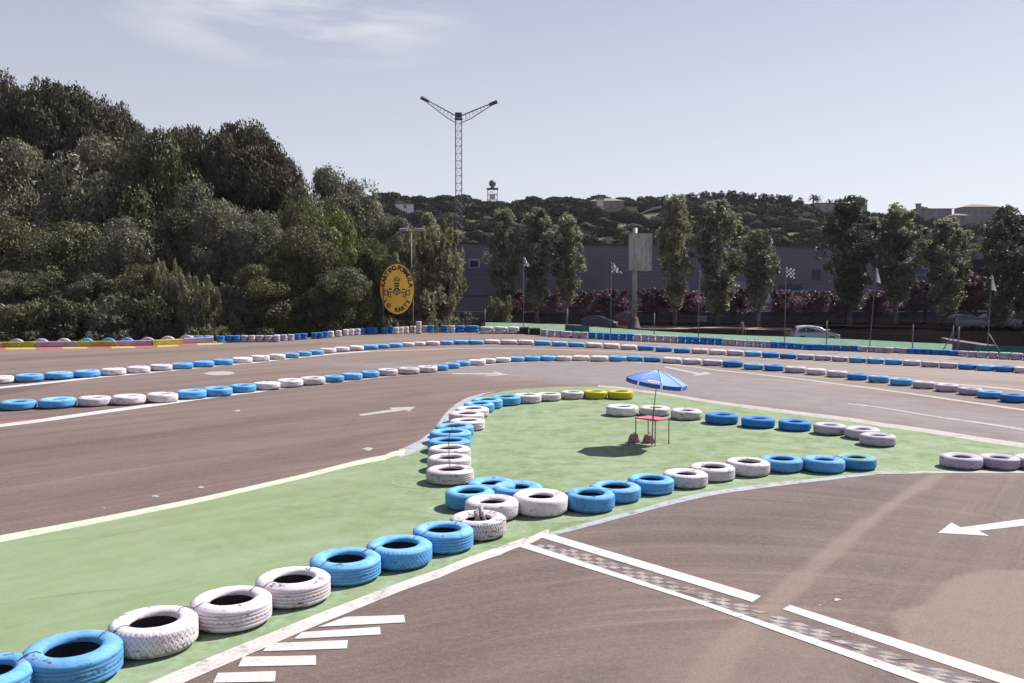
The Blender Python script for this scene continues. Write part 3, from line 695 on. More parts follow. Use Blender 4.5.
# start line: two white bars with a worn chequer between them
flatpoly('start_line', [(539, 536.8), (551, 533.8), (761, 596), (752.5, 602)], .0072, M_wline)
flatpoly('start_line', [(782.5, 609), (790, 604.8), (1024, 679.5), (1100, 704), (1085, 711), (1002, 683.5)], .005, M_wline)
flatpoly('start_line', [(518, 546.3), (529, 543.8), (700, 599.8), (824, 641.5), (965, 689), (1040, 715), (1015, 720), (945, 692), (818, 646), (690, 600.5)], .0072, M_wline)
def qbez(a, b, t): return (a[0]+(b[0]-a[0])*t, a[1]+(b[1]-a[1])*t)
chk = MB(); crs = random.Random(3)
TA, TB = G(548, 541.5), G(1060, 707); BA, BB = G(536, 546.2), G(1000, 701.5)
nch = 52
for i in range(nch):
    for j in range(3):
        def pt(u, v):
            a = TA.lerp(TB, u); b_ = BA.lerp(BB, u); p = a.lerp(b_, v); return (p.x, p.y, .0055)
        u0, u1 = i/nch, (i+1)/nch; v0, v1 = j/3, (j+1)/3
        if crs.random() < .24: continue
        chk.add([pt(u0, v1), pt(u1, v1), pt(u1, v0), pt(u0, v0)], [(0, 1, 2, 3)], mi=(i+j) % 2)
o = chk.build('chequered_line', [M_chk, M_chkd]); o['kind'] = 'structure'
# hatch bars
for q in ([(318, 626.8), (345, 616.8), (404, 614.8), (405.5, 622.3)], [(294, 638.8), (302, 632), (380, 626.7), (381, 634.4)], [(263, 651.2), (268.5, 643), (348, 640), (347, 648.3)],
          [(238, 666.5), (243, 656.6), (316, 655.3), (316, 664.8)], [(213, 682.5), (218, 672.8), (276, 671), (275, 681.5)], [(186, 700), (190, 690), (240, 687.5), (238, 698)]):
    flatpoly('hatch_bar', q, .0082, M_wline)
# arrows
flatpoly('painted_arrow', [(938, 532.8), (951.5, 522.5), (961, 527.4), (1024, 518.8), (1075, 511.5), (1080, 517.5), (1024, 525.6), (979, 530.8), (989, 535.8)], .006, M_wline)
flatpoly('painted_arrow', [(359, 414.3), (392, 409.3), (389, 407.6), (415.5, 406.6), (409.5, 411.5), (405, 410.2), (361, 416)], .006, M_wline2)
flatpoly('painted_arrow', [(452, 373.2), (495, 373.0), (493, 371.0), (509, 374.9), (481, 376.3), (495, 374.5), (452, 374.2)], .006, M_wline2)
flatpoly('painted_arrow', [(666, 366.4), (700, 373), (706, 371.8), (712, 374.1), (692, 375.9), (696, 374.1), (664, 367.3)], .006, M_wline2)
flatpoly('white_paint_blot', [(203, 373.6), (210, 371.8), (222, 371.2), (233, 371.8), (235, 373.4), (228, 374.8), (214, 375.4)], .006, M_wline2)
for x, y, a, b in ((368, 449, 5, 1.4), (156, 496, 3.5, 1.1), (201, 487, 3, 1), (104.5, 508, 1.2, .8), (837, 599.5, 3.4, 1.3), (820, 605, 1.2, .6), (238, 410.5, 3, .8)):
    flatpoly('white_paint_blot', [(x+a*math.cos(k)*(1+.4*math.sin(3*k+x)), y+b*math.sin(k)*(1+.3*math.cos(2*k+y))) for k in np.linspace(0, 6.28, 13)[:-1]], .007, M_wline2)
# outlines sprayed on the ground where tyres used to lie
M_arcp = worn_paint('pale_overspray', (.25, .31, .19), (.15, .20, .09), 1.1); M_arcb = worn_paint('blue_overspray', (.20, .26, .32), (.14, .11, .10), 1.15)
def arc(px, py, r_, a0, a1, w_, mm_, z=.0085):
    c_ = G(px, py); vs = []; n = 26
    for k in range(n+1):
        a = R(a0+(a1-a0)*k/n); q = w_*(.5+.5*abs(math.sin(k*1.3+px)))
        for rr in (r_-q/2, r_+q/2): vs.append((c_.x+rr*math.cos(a), c_.y+rr*math.sin(a), z))
    me_ = bpy.data.meshes.new('paint_arc'); me_.from_pydata(vs, [], [(2*k, 2*k+1, 2*k+3, 2*k+2) for k in range(n)]); me_.materials.append(mm_); o_ = link('paint_arc', me_); o_['kind'] = 'structure'
arc(421, 482, .60, 60, 290, .07, M_arcp); arc(888, 467, .62, -120, 120, .12, M_arcp)
# painted kerb before the coloured beams
kx = [(-90, 5, 'r'), (5, 20, 'y'), (20, 35, 'y'), (35, 62, 'r'), (62, 87, 'y'), (87, 111, 'r'), (111, 135, 'y'), (135, 157, 'r'), (157, 178, 'y'), (178, 197, 'r'), (197, 223, 'y')]
def ky(x): return np.interp(x, [-90, 0, 130, 160, 200, 223], [351.5, 349.6, 348.2, 347.3, 345.2, 344.2])
kr = MB()
for a, b, c in kx:
    A0, B0 = G(a, ky(a)), G(b, ky(b)); A1, B1 = G(a, ky(a)-1.9), G(b, ky(b)-1.6)
    z = .015
    vs = [(A0.x, A0.y, .004), (B0.x, B0.y, .004), (B0.x, B0.y+.12, z), (A0.x, A0.y+.12, z), (A1.x, A1.y, z+.01), (B1.x, B1.y, z+.01), (A1.x, A1.y, -.02), (B1.x, B1.y, -.02)]
    kr.add(vs, [(0, 1, 2, 3), (3, 2, 5, 4), (4, 5, 7, 6)], mi=0 if c == 'r' else 1)
o = kr.build('striped_kerb', [M_red, M_yel]); o['kind'] = 'structure'

ribbon('dirt_path', [(470, 322.8, 325), (520, 323, 326), (600, 325.4, 328.6), (680, 326.6, 329.0), (790, 327.8, 329.6), (830, 329.0, 330.0)], .012, mat('pale_dirt_path', (.32, .25, .21), .95, c2=(.13, .08, .06), scale=.8))
# ------------------------------------------------------------------ hill
def hill_z(x, y):
    s = smooth(150., 470., np.asarray(y, float))
    ridge = 39+3.5*math.cos((x-20)/90.)-.012*max(0, x-150)+1.5*math.sin(x/37.)
    lf = 1+.15*float(smooth(20, -80, np.asarray(float(x))))
    return float(s)*ridge*lf
def hill_z2(x, y): return hill_z(x, y)+1.3*mnoise.noise(Vector((x*.03, y*.03, 0)))*min(1, max(0, (y-150)/60))
hv = []; hf = []; HX = 70; HY = 50
for j in range(HY):
    for i in range(HX):
        x = -480+i*(1300/(HX-1)); y = 128+j*(560/(HY-1)); hv.append((x, y, hill_z2(x, y)))
for j in range(HY-1):
    for i in range(HX-1): hf.append((j*HX+i, j*HX+i+1, (j+1)*HX+i+1, (j+1)*HX+i))
me = bpy.data.meshes.new('hill'); me.from_pydata(hv, [], hf)
me.materials.append(mat('hill_scrub', (.05, .055, .03), .95, c2=(.09, .075, .045), scale=.15)); me.polygons.foreach_set('use_smooth', [True]*len(hf))
o = link('hill_terrain', me); o['kind'] = 'structure'

# ------------------------------------------------------------------ buildings
M_clad = mat('dark_cladding', (.160, .160, .190), .6, c2=(.135, .135, .162), scale=.35)
def cladding(m, step, col2):
    t = m.node_tree; b = t.nodes['Principled BSDF']; tcn = N(t, 'ShaderNodeTexCoord'); sp = N(t, 'ShaderNodeSeparateXYZ'); t.links.new(tcn.outputs['Object'], sp.inputs[0])
    md = N(t, 'ShaderNodeMath', operation='MODULO'); md.inputs[1].default_value = step; t.links.new(sp.outputs['Z'], md.inputs[0])
    lt = N(t, 'ShaderNodeMath', operation='LESS_THAN'); lt.inputs[1].default_value = step*.16; t.links.new(md.outputs[0], lt.inputs[0])
    mx = N(t, 'ShaderNodeMix', data_type='RGBA'); old = b.inputs['Base Color'].links[0].from_socket
    t.links.new(old, mx.inputs[6]); mx.inputs[7].default_value = (*col2, 1); t.links.new(lt.outputs[0], mx.inputs[0]); t.links.new(mx.outputs[2], b.inputs['Base Color'])
cladding(M_clad, .55, (.125, .125, .15))
M_panel = mat('grey_panel', (.30, .30, .36), .6, c2=(.24, .24, .29), scale=.4); cladding(M_panel, 1.9, (.15, .15, .19))
M_plinth = mat('plinth_grey', (.22, .215, .25), .7, c2=(.17, .165, .19), scale=.3)
M_conc = mat('weathered_concrete', (.105, .10, .115), .9, c2=(.06, .06, .07), scale=.6)
M_dark = plain('dark_opening', (.012, .012, .018), .6)
M_glass = plain('window_glass', (.03, .035, .05), .12, spec=.6)
M_blueglass = mat('blue_glazing', (.06, .075, .13), .25, c2=(.035, .045, .09), scale=.5)
M_ink = plain('dark_blue_lettering', (.028, .026, .11), .5)
M_wframe = plain('pale_frame', (.34, .33, .40), .5)
M_steel = mat('galvanised_steel', (.20, .19, .195), .6, c2=(.13, .125, .13), scale=2, metal=.2)
M_dsteel = plain('dark_steel', (.06, .058, .065), .5)
M_wood = mat('weathered_wood', (.20, .15, .11), .85, c2=(.12, .09, .07), scale=3)

def wall_between(mb, p, q, z0, z1, th, mi=0):
    p = Vector(p); q = Vector(q); d = (q-p); L = d.length; a = math.atan2(d.y, d.x); n = Vector((-d.y, d.x)).normalized()
    c = (p+q)/2+n*th/2
    mb.box((c.x, c.y, (z0+z1)/2), (L, th, z1-z0), rz=a, mi=mi)
WA = Vector((-8.5, 118)); WB = Vector((57, 130))
wd = (WB-WA).normalized(); wn = Vector((wd.y, -wd.x))     # wn points at the camera
wh = empty('warehouse', (WA.x, WA.y, 0), 0, 'long dark blue grey corrugated warehouse with faint blue lettering behind the poplars', 'warehouse')
def onwall(px, py, off=.02):
    d = ray(px, py); # intersection of the view ray with the wall plane pushed out by off
    o = WA+wn*off; t = ((o.x)*wn.x+(o.y)*wn.y)/(d.x*wn.x+d.y*wn.y)
    return Vector((d.x*t, d.y*t, CH+d.z*t))
LO = Vector((WA.x, WA.y, 0))
m = MB(); wall_between(m, WA-LO.xy, WB-LO.xy, 3.4, 10.3, 45); m.build('cladding', M_clad, wh)
m = MB(); wall_between(m, WA+wn*-.25-LO.xy, WB+wn*-.25-LO.xy, -.1, 3.4, 44); m.build('plinth', M_plinth, wh)
m = MB(); wall_between(m, WA+wn*.12-wd*.1-LO.xy, WB+wn*.12-LO.xy, 10.3, 10.55, 45.3); m.build('parapet', M_dsteel, wh)
# framed square window panel on the left end
def quad_on(name, x0, y0, x1, y1, off, material, parent, thick=.05):
    a, b, c, d = onwall(x0, y1, off), onwall(x1, y1, off), onwall(x1, y0, off), onwall(x0, y0, off)
    for v_ in (b,): v_.z = a.z
    d.z = c.z = (c.z+d.z)/2
    mb = MB(); n3 = Vector((-wn.x, -wn.y, 0))*thick; mb.prism([a-LO, b-LO, Vector((b.x, b.y, c.z))-LO, Vector((a.x, a.y, c.z))-LO], n3)
    return mb.build(name, material, parent)
fr = quad_on('window', 468.5, 258.8, 480, 268.2, .10, M_wframe, wh); quad_on('pane', 470, 260.5, 478, 267, .14, M_glass, fr)
quad_on('wall_panel', 713, 281, 771, 325, .14, M_panel, wh)
quad_on('door', 716, 299, 721.5, 325, .2, M_glass, wh)
quad_on('window', 742, 302, 752, 309, .2, M_glass, wh)
def text_on(body, size, M, mat_, parent, name, extrude=.02, align='CENTER', sx=1.0):
    cu = bpy.data.curves.new(name, 'FONT'); cu.body = body; cu.size = size; cu.extrude = extrude; cu.align_x = align; cu.align_y = 'CENTER'; cu.resolution_u = 3
    ot = bpy.data.objects.new(name, cu); col.objects.link(ot); dg = bpy.context.evaluated_depsgraph_get(); dg.update()
    me_ = bpy.data.meshes.new_from_object(ot.evaluated_get(dg)); bpy.data.objects.remove(ot)
    me_.transform(Matrix.Diagonal((sx, 1, 1, 1))); me_.transform(M); me_.materials.clear(); me_.materials.append(mat_)
    return link(name, me_, parent)
wang = math.atan2(wd.y, wd.x)
def wallM(px, py, off=.06):
    p = onwall(px, py, off)-LO
    return Matrix.Translation(p) @ Matrix.Rotation(wang, 4, 'Z') @ Matrix.Rotation(math.pi/2, 4, 'X')
text_on('ealdual', 1.35, wallM(790, 286.5), M_ink, wh, 'lettering', sx=1.0)
dsc = MB(); p = onwall(816.5, 274.5, .05)-LO; Mx = Matrix.Rotation(wang, 3, 'Z') @ Matrix.Rotation(math.pi/2, 3, 'X')
dsc.box(p, (1.35, 1.55, .06), M=Mx, ch=.02)
em = dsc.build('emblem', mat('faded_blue_emblem', (.075, .075, .135), .6), wh)
text_on('C', 1.3, wallM(816.5, 274.5, .12), M_ink, em, 'emblem_letter')
# second block at the right, mostly hidden by trees
ob = empty('office_block', (58, 128, 0), 0, 'dark block with tall bluish glazed strip at far right behind poplars', 'building')
ol = Vector((58, 128, 0))
def obox(name, x0, x1, y, z0, z1, th, material, parent=ob):
    mb = MB(); mb.box(((x0+x1)/2-ol.x, y+th/2-ol.y, (z0+z1)/2), (x1-x0, th, z1-z0)); return mb.build(name, material, parent)
obox('wall', 58, 62.5, 128, 0, 9.4, 20, M_clad); obox('wall', 66.5, 100, 128, 0, 9.6, 20, M_clad)
obox('recess', 57.3, 67, 129.5, 0, 9.2, 18, M_dark)
gw = obox('glazed_strip', 58.2, 60.6, 127.6, 3.4, 8.9, .35, M_blueglass)
for k in range(6): obox('glazing_bar', 58.1, 60.7, 127.5, 3.6+k*.9, 3.68+k*.9, .08, M_wframe, gw)
obox('loading_opening', 65.5, 72, 127.75, 2.0, 8.6, .3, M_dark)
obox('loading_opening', 80, 90, 127.75, 2.0, 7.6, .3, M_dark)
# low garden wall in front of the warehouse
gwall = empty('garden_wall', (0, 113.5, 0), 0, 'low dark concrete wall running behind the purple leaved trees', 'wall')
m = MB(); wall_between(m, (-11, 0), (86, 3), 0, 1.25, .25); m.build('wall_face', M_conc, gwall)
m = MB(); wall_between(m, (-11, -.06), (86, 2.94), 1.25, 1.36, .37); m.build('coping', M_plinth, gwall)
# fence rails in front of dark hedge strip, further right
# hillside houses
M_stucco = mat('pale_stucco', (.26, .24, .25), .9, c2=(.19, .175, .18), scale=.2); M_tile = mat('roof_tile', (.26, .19, .17), .9, c2=(.17, .13, .12), scale=.5)
M_white = plain('white_render', (.62, .60, .62), .8)
def house(px, py, Y, w_, d_, h_, roof, label, name='hillside_house', wins=3, m1=None, rz=0):
    b = AT(px, py, Y); g_ = empty(name, (b.x, b.y, b.z), rz, label, 'house', 'houses on the hill')
    m = MB(); m.box((0, 0, h_/2-2), (w_, d_, h_+4)); m.build('wall', m1 or M_stucco, g_)
    m = MB()
    if roof == 'hip':
        vs = [(-w_/2-.5, -d_/2-.5, h_+.01), (w_/2+.5, -d_/2-.5, h_+.01), (w_/2+.5, d_/2+.5, h_+.01), (-w_/2-.5, d_/2+.5, h_+.01), (-w_*.18, 0, h_+h_*.32), (w_*.18, 0, h_+h_*.32)]
        m.add(vs, [(3, 2, 1, 0), (0, 1, 5, 4), (1, 2, 5), (2, 3, 4, 5), (3, 0, 4)])
    else: m.box((0, 0, h_+.2), (w_+.6, d_+.6, .38))
    r_ = m.build('roof', M_tile, g_)
    for k in range(wins):
        m = MB(); m.box((-w_/2+w_*(k+.5)/wins, -d_/2-.02, h_*.55), (1.2, .1, 1.4)); m.build('window', M_glass, g_)
    return g_
house(606, 213, 400, 15, 9, 5, 'hip', 'brown roofed villa between two dome shaped pines on the ridge', wins=4)
house(622, 217, 385, 12, 8, 3.2, 'flat', 'low terraced house just below the brown roofed villa', wins=4)
house(631, 213, 390, 4, 5, 2.2, 'flat', 'tiny tan house right of the villa under a dark pine', wins=1)
house(823, 214, 420, 11, 9, 4.5, 'flat', 'tan two storey house under the pair of palms', wins=3)
house(833, 219, 405, 17, 8, 3, 'flat', 'long pale house below the pair of palms', wins=4, m1=M_stucco)
house(851, 213, 430, 12, 9, 5.5, 'flat', 'bluish grey house beside the leaning palm', wins=2)
house(934, 219, 400, 12, 8, 4, 'flat', 'reddish house beneath the broad dark pine at right', wins=3)
house(976, 219, 400, 15, 10, 5, 'hip', 'wide villa with shallow hipped roof on the right skyline', wins=5)
house(957, 223, 380, 6, 6, 3, 'hip', 'small house left of and below the wide hipped villa', wins=2)
house(404, 210, 360, 7, 5, 2.2, 'flat', 'white slab house peeping from the wood at far left', wins=1, m1=M_white, rz=.3)
house(444, 210, 380, 6, 5, 2.0, 'flat', 'small white house left of the mast on the hill', wins=1, m1=M_white)
house(468, 209, 380, 2.6, 3, 2, 'flat', 'tiny white house just right of the mast', wins=1, m1=M_white)
# white tower and arched roof
b = AT(600, 215, 385); tw = empty('white_tower', tuple(b), 0, 'narrow white tower in front of the brown roofed villa', 'tower')
m = MB(); m.box((0, 0, 2.5), (2.4, 2.4, 8.5)); m.build('shaft', M_white, tw); m = MB(); m.box((0, 0, 6.9), (3.4, 3.0, .8)); m.build('cap', M_stucco, tw)
b = AT(918, 219, 395); tw = empty('white_chimney_tower', tuple(b), 0, 'slim pale tower at left of the reddish house', 'tower')
m = MB(); m.box((0, 0, 2.5), (1.6, 1.6, 8)); m.build('shaft', M_stucco, tw); m = MB(); m.box((0, 0, 6.6), (2.1, 2.1, .4)); m.build('cap', M_stucco, tw)
b = AT(634, 217, 370); ar = empty('arched_roof', tuple(b), 0, 'pale curved greenhouse like roof sweeping up the hillside', 'canopy')
m = MB(); pr = []
for k in range(12):
    t = k/11; pr.append((t*11.5, math.sin(t*1.45)*4.6))
for k in range(11):
    (xa, za), (xb, zb) = pr[k], pr[k+1]
    m.prism([(xa, 0, za-.5), (xb, 0, zb-.5), (xb, 0, zb), (xa, 0, za)], (0, 9, 0))
m.build('roof_sheet', mat('faded_roof_sheet', (.42, .41, .45), .6, c2=(.32, .31, .35), scale=.5), ar)
m = MB()
for x in (0.5, 5, 10.5): m.box((x, 4, -2.2), (.3, 8, 4))
m.build('columns', M_white, ar)

# lattice mast with two raised arms
def lattice(mb, p, q, wa, wb, n, r, up=Vector((0, 1, 0))):
    p = Vector(p); q = Vector(q); d = (q-p).normalized(); a = d.cross(up).normalized(); b = d.cross(a).normalized()
    def cn(t, k):
        w2 = (wa+(wb-wa)*t)/2; s1, s2 = ((-1, -1), (1, -1), (1, 1), (-1, 1))[k]
        return p.lerp(q, t)+a*s1*w2+b*s2*w2
    for k in range(4): mb.tube([cn(0, k), cn(1, k)], r, n=4, sm=False)
    for i in range(n+1):
        t = i/n
        for k in range(4):
            mb.tube([cn(t, k), cn(t, (k+1) % 4)], r*.6, n=3, sm=False)
            if i < n: mb.tube([cn(t, k), cn((i+1)/n, (k+1) % 4)], r*.6, n=3, sm=False)
Ym = 200.0
b = AT(459, 258, Ym); T = AT(458.5, 116, Ym); mast = empty('lattice_mast', (b.x, b.y, 0), 0, 'tall lattice mast with two raised arms spread in a V above the hill', 'mast')
M_mast = mat('mast_steel', (.13, .13, .15), .5, c2=(.08, .08, .10), scale=1)
m = MB(); lattice(m, (0, 0, 0), (0, 0, T.z), 1.35, 1.35, 26, .085); m.build('tower_section', M_mast, mast)
m = MB(); m.box((0, 0, T.z+.2), (1.5, 1.5, .9)); m.box((0, 0, T.z-.7), (1.8, 1.8, .15)); m.build('head', M_dsteel, mast)
for (ex, ey, l) in ((423, 98.5, 0), (495, 102.5, 1)):
    E = AT(ex, ey, Ym)-Vector((b.x, b.y, 0)); m = MB()
    sgn = 1 if ex > 459 else -1
    A0 = Vector((sgn*.7, 0, T.z+.1)); A1 = Vector((sgn*.8, 0, T.z-1.4))
    for yy in (-.45, .45):
        m.tube([A0+Vector((0, yy, 0)), E+Vector((0, yy*.3, .15))], .085, n=4, sm=False)
    m.tube([A1, A1.lerp(E, .25)+Vector((0, 0, -.35)), E-Vector((0, 0, .15))], .11, n=4, sm=False)
    for k in range(1, 9):
        t = k/9; P_ = A0.lerp(E, t); Q = A1.lerp(E, t)-Vector((0, 0, .25*(1-t)))
        t2 = (k+.5)/9; Q2 = A1.lerp(E, t2)-Vector((0, 0, .25*(1-t2)))
        m.tube([P_+Vector((0, .4*(1-t), 0)), Q], .04, n=3, sm=False); m.tube([P_-Vector((0, .4*(1-t), 0)), Q2], .04, n=3, sm=False)
    arm = m.build('arm', M_mast, mast)
    d = (E-A0).normalized(); m = MB(); m.tube([E-d*1.4, E+d*.5], [.35, .42], n=6, sm=False); m.build('arm_tip', M_dsteel, arm)
# radar station
b = AT(492.5, 198, 430); rd = empty('radar_station', tuple(b), 0, 'small radar dome on a scaffold platform at the ridge', 'radar')
m = MB(); lattice(m, (0, 0, -6), (0, 0, 4.2), 4.6, 4.6, 4, .16); m.build('scaffold', M_mast, rd)
m = MB(); m.box((0, 0, 4.4), (5.6, 5.6, .3)); m.build('platform', M_dsteel, rd)
m = MB(); m.box((0, 0, .6), (2.6, 2.6, 2.4)); m.build('cabin', M_white, rd)
m = MB(); m.sphere((0, 0, 7.0), 1.75, sub=3); m.tube([(0, 0, 4.4), (0, 0, 6)], .9, n=10); m.build('dome', plain('radar_dome', (.14, .17, .18), .5), rd)

# ------------------------------------------------------------------ foliage
def leaf_mat(name, c, c2, tr=.28, scale=.6, rnd=.16, rough=.52):
    return mat(name, c, rough, c2=c2, scale=scale, rnd=rnd, trans=tr, spec=.35, detail=3)
L_oak = leaf_mat('oak_leaves', (.140, .142, .066), (.070, .076, .034))
L_olive = leaf_mat('olive_grey_leaves', (.200, .196, .130), (.100, .102, .062))
L_pine = leaf_mat('pine_needles', (.100, .086, .050), (.050, .048, .028), .15, rough=.8)
L_bright = leaf_mat('bright_green_leaves', (.125, .165, .045), (.070, .100, .030))
L_willow = leaf_mat('willow_leaves', (.230, .220, .130), (.130, .130, .070), .42)
L_poplar = leaf_mat('poplar_leaves', (.330, .335, .215), (.095, .105, .062), .30)
L_poplard = leaf_mat('dark_poplar_leaves', (.165, .175, .108), (.052, .062, .038), .25)
L_plum = leaf_mat('purple_leaves', (.250, .150, .180), (.055, .024, .036), .25)
L_hpine = mat('distant_pine_crown', (.066, .066, .044), 1, c2=(.040, .042, .030), spec=0, scale=.12, rnd=.22, detail=3)
L_palm = leaf_mat('palm_fronds', (.05, .055, .035), (.03, .035, .02), .1)
M_bark = mat('bark', (.085, .065, .05), .9, c2=(.045, .035, .03), scale=3); M_bark2 = mat('grey_bark', (.17, .15, .13), .9, c2=(.08, .07, .06), scale=2)
def leaves(mb_v, mb_f, pts, size, rs, outward=None, long=1.0, up=0.0, ow=1.0):
    """append leaf sized quads at the points (arrays)"""
    n = len(pts); base = len(mb_v)
    nrm = rs.normal(size=(n, 3))
    if outward is not None: nrm = nrm*.62+outward*ow
    nrm /= np.linalg.norm(nrm, axis=1)[:, None]+1e-9
    a = np.cross(nrm, rs.normal(size=(n, 3))); a /= np.linalg.norm(a, axis=1)[:, None]+1e-9
    if up: a = a+np.array([0, 0, up]); a /= np.linalg.norm(a, axis=1)[:, None]
    b = np.cross(nrm, a); s = size*rs.uniform(.6, 1.35, n)[:, None]
    A = a*s*long; B = b*s*.55
    q = np.stack([pts-A, pts-B*.9, pts+A, pts+B*.9], 1)+nrm[:, None, :]*0
    q[:, 1] += nrm*s*.15; q[:, 3] += nrm*s*.15
    mb_v.extend(map(tuple, q.reshape(-1, 3))); mb_f.extend((base+4*i, base+4*i+1, base+4*i+2, base+4*i+3) for i in range(n))
def crown_mesh(name, clumps, per, size, material, seed, long=1.0, up=0, shell=.75, ow=1.0):
    """clumps: list of (x, y, z, rx, ry, rz)"""
    rs = np.random.RandomState(seed); V = []; Fc = []
    for c in clumps:
        n = int(per*max(.4, (c[3]*c[5])/1.0)) if per < 0 else per
        n = abs(n); d = rs.normal(size=(n, 3)); d /= np.linalg.norm(d, axis=1)[:, None]
        r = shell+(1.08-shell)*rs.rand(n)**.6; r *= 1+.22*rs.normal(size=n)*.5
        p = d*r[:, None]*np.array(c[3:6])+np.array(c[:3])
        leaves(V, Fc, p, size, rs, outward=d, long=long, up=up, ow=ow)
    me_ = bpy.data.meshes.new(name); me_.from_pydata(V, [], Fc); me_.materials.append(material); me_.update()
    return me_
def ell_clumps(rs, n, ctr, rad, cr, shell=.7, squash=.8, low=-.9):
    out_ = []
    while len(out_) < n:
        d = rs.normal(size=3); d /= np.linalg.norm(d)
        if d[2] < low: continue
        k = shell+(1-shell)*rs.rand(); q = cr*rs.uniform(.65, 1.35)
        out_.append((ctr[0]+d[0]*rad[0]*k, ctr[1]+d[1]*rad[1]*k, ctr[2]+d[2]*rad[2]*k, q, q, q*squash))
    return out_
def trunk_mb(h, r, rs, limbs=5, spread=2.5, base=.35, lean=.1):
    m = MB(); pts = [Vector((0, 0, -.3))]; k = 6
    for i in range(1, k+1): pts.append(Vector((rs.normal()*lean*i/k*2, rs.normal()*lean*i/k*2, h*i/k)))
    m.tube(pts, [r*1.35]+[r*(1-.75*i/k) for i in range(1, k+1)], n=8)
    for i in range(limbs):
        t = base+(1-base)*rs.rand()*.85; j = int(t*k); p = pts[j].lerp(pts[min(j+1, k)], t*k-j); a = rs.rand()*6.28
        e = p+Vector((math.cos(a)*spread, math.sin(a)*spread, spread*(.5+rs.rand()*.6))); mid = p.lerp(e, .5)+Vector((0, 0, -.12*spread))
        rr = r*(1-.75*t)*.6; m.tube([p, mid, e], [rr, rr*.7, rr*.25], n=6)
    return m
class Proto: pass
def proto(crown, trunk, bark):
    p = Proto(); p.c = crown; p.t = trunk.mesh('trunk', bark) if trunk else None; return p
def plant(pr, loc, s, rz, label, cat, name, group=None, sz=None):
    e_ = empty(name, loc, rz, label, cat, group)
    sc_ = s if isinstance(s, tuple) else (s, s, sz or s); e_.scale = sc_
    if pr.c: link('crown', pr.c, e_)
    if pr.t: link('trunk', pr.t, e_)
    return e_
rs = np.random.RandomState(4)
# broadleaf, unit ~ 10 m high, 8 m wide
def broadleaf(seed, material, size=.155, n=42, per=420, rad=(3.7, 3.7, 4.0), ctr=(0, 0, 5.6), cr=1.25):
    r_ = np.random.RandomState(seed)
    cl = ell_clumps(r_, n, ctr, rad, cr, .8, .8)+ell_clumps(r_, n//4, ctr, tuple(a*.55 for a in rad), cr*1.1, .4)
    cl += [(r_.normal()*rad[0]*.6, r_.normal()*rad[1]*.6, r_.uniform(.4, 2.2), 1.0, 1.0, .8) for _ in range(n//5)]
    return proto(crown_mesh('crown', cl, per, size, material, seed), trunk_mb(7.5, .28, r_, 7, 2.6), M_bark)
oak = [broadleaf(21, L_oak), broadleaf(22, L_oak, rad=(4.2, 3.8, 3.4), ctr=(0, 0, 5.2))]
olive = [broadleaf(31, L_olive, size=.14, n=60, per=350, cr=1.05), broadleaf(32, L_olive, size=.14, n=60, per=350, rad=(3.4, 3.4, 4.4), cr=1.1)]
bright = [broadleaf(41, L_bright, size=.17, n=40, per=260, rad=(3.2, 3.2, 3.0), cr=1.0)]
def stonepine(seed):
    r_ = np.random.RandomState(seed); cl = ell_clumps(r_, 90, (0, 0, 9.0), (5.4, 5.0, 3.0), .95, .84, .7, low=-.45)+ell_clumps(r_, 30, (0, 0, 8.6), (3.8, 3.5, 2.0), 1.2, .3)
    return proto(crown_mesh('crown', cl, 240, .15, L_pine, seed, long=1.1, up=.2), trunk_mb(8.5, .36, r_, 8, 3.2, .55), M_bark)
pine = [stonepine(51), stonepine(52)]
def bush(seed, material, strokes=True):
    r_ = np.random.RandomState(seed); cl = ell_clumps(r_, 55, (0, 0, 1.6), (2.2, 2.0, 1.7), .62, .55, .9)
    cl += [(r_.normal()*1.3, r_.normal()*1.3, .3, .7, .7, .5) for _ in range(14)]
    if strokes:
        for _ in range(16):
            a = r_.rand()*6.28; q = r_.uniform(.5, 2.2); h = r_.uniform(2.4, 4.2)
            for t in np.linspace(.2, 1, 5): cl.append((math.cos(a)*q*t*1.2, math.sin(a)*q*t*1.2, h*t, .22, .22, .5))
    return proto(crown_mesh('crown', cl, 85, .15, material, seed, long=1.4, up=.6), trunk_mb(1.8, .1, r_, 6, 1.0, .1), M_bark)
bushes = [bush(61, L_willow), bush(62, L_olive), bush(63, L_oak, False)]
def willow(seed):
    r_ = np.random.RandomState(seed); cl = []
    cl += ell_clumps(r_, 110, (0, 0, 4.3), (3.4, 3.2, 3.6), .6, .6, 1.0)
    for _ in range(46):
        a = r_.rand()*6.28; q = r_.uniform(1.6, 4.8); h = r_.uniform(3.2, 8.6)
        for t in np.linspace(.5, 1, 5): cl.append((math.cos(a)*q*t, math.sin(a)*q*t, h*t, .26, .26, .55))
    cl += [(r_.normal()*1.8, r_.normal()*1.8, r_.uniform(.3, 1.4), .9, .9, .8) for _ in range(26)]
    return proto(crown_mesh('crown', cl, 80, .16, L_willow, seed, long=1.7, up=.5, ow=.4, shell=.6), trunk_mb(5.5, .18, r_, 9, 2.2, .1), M_bark)
wil = willow(71)
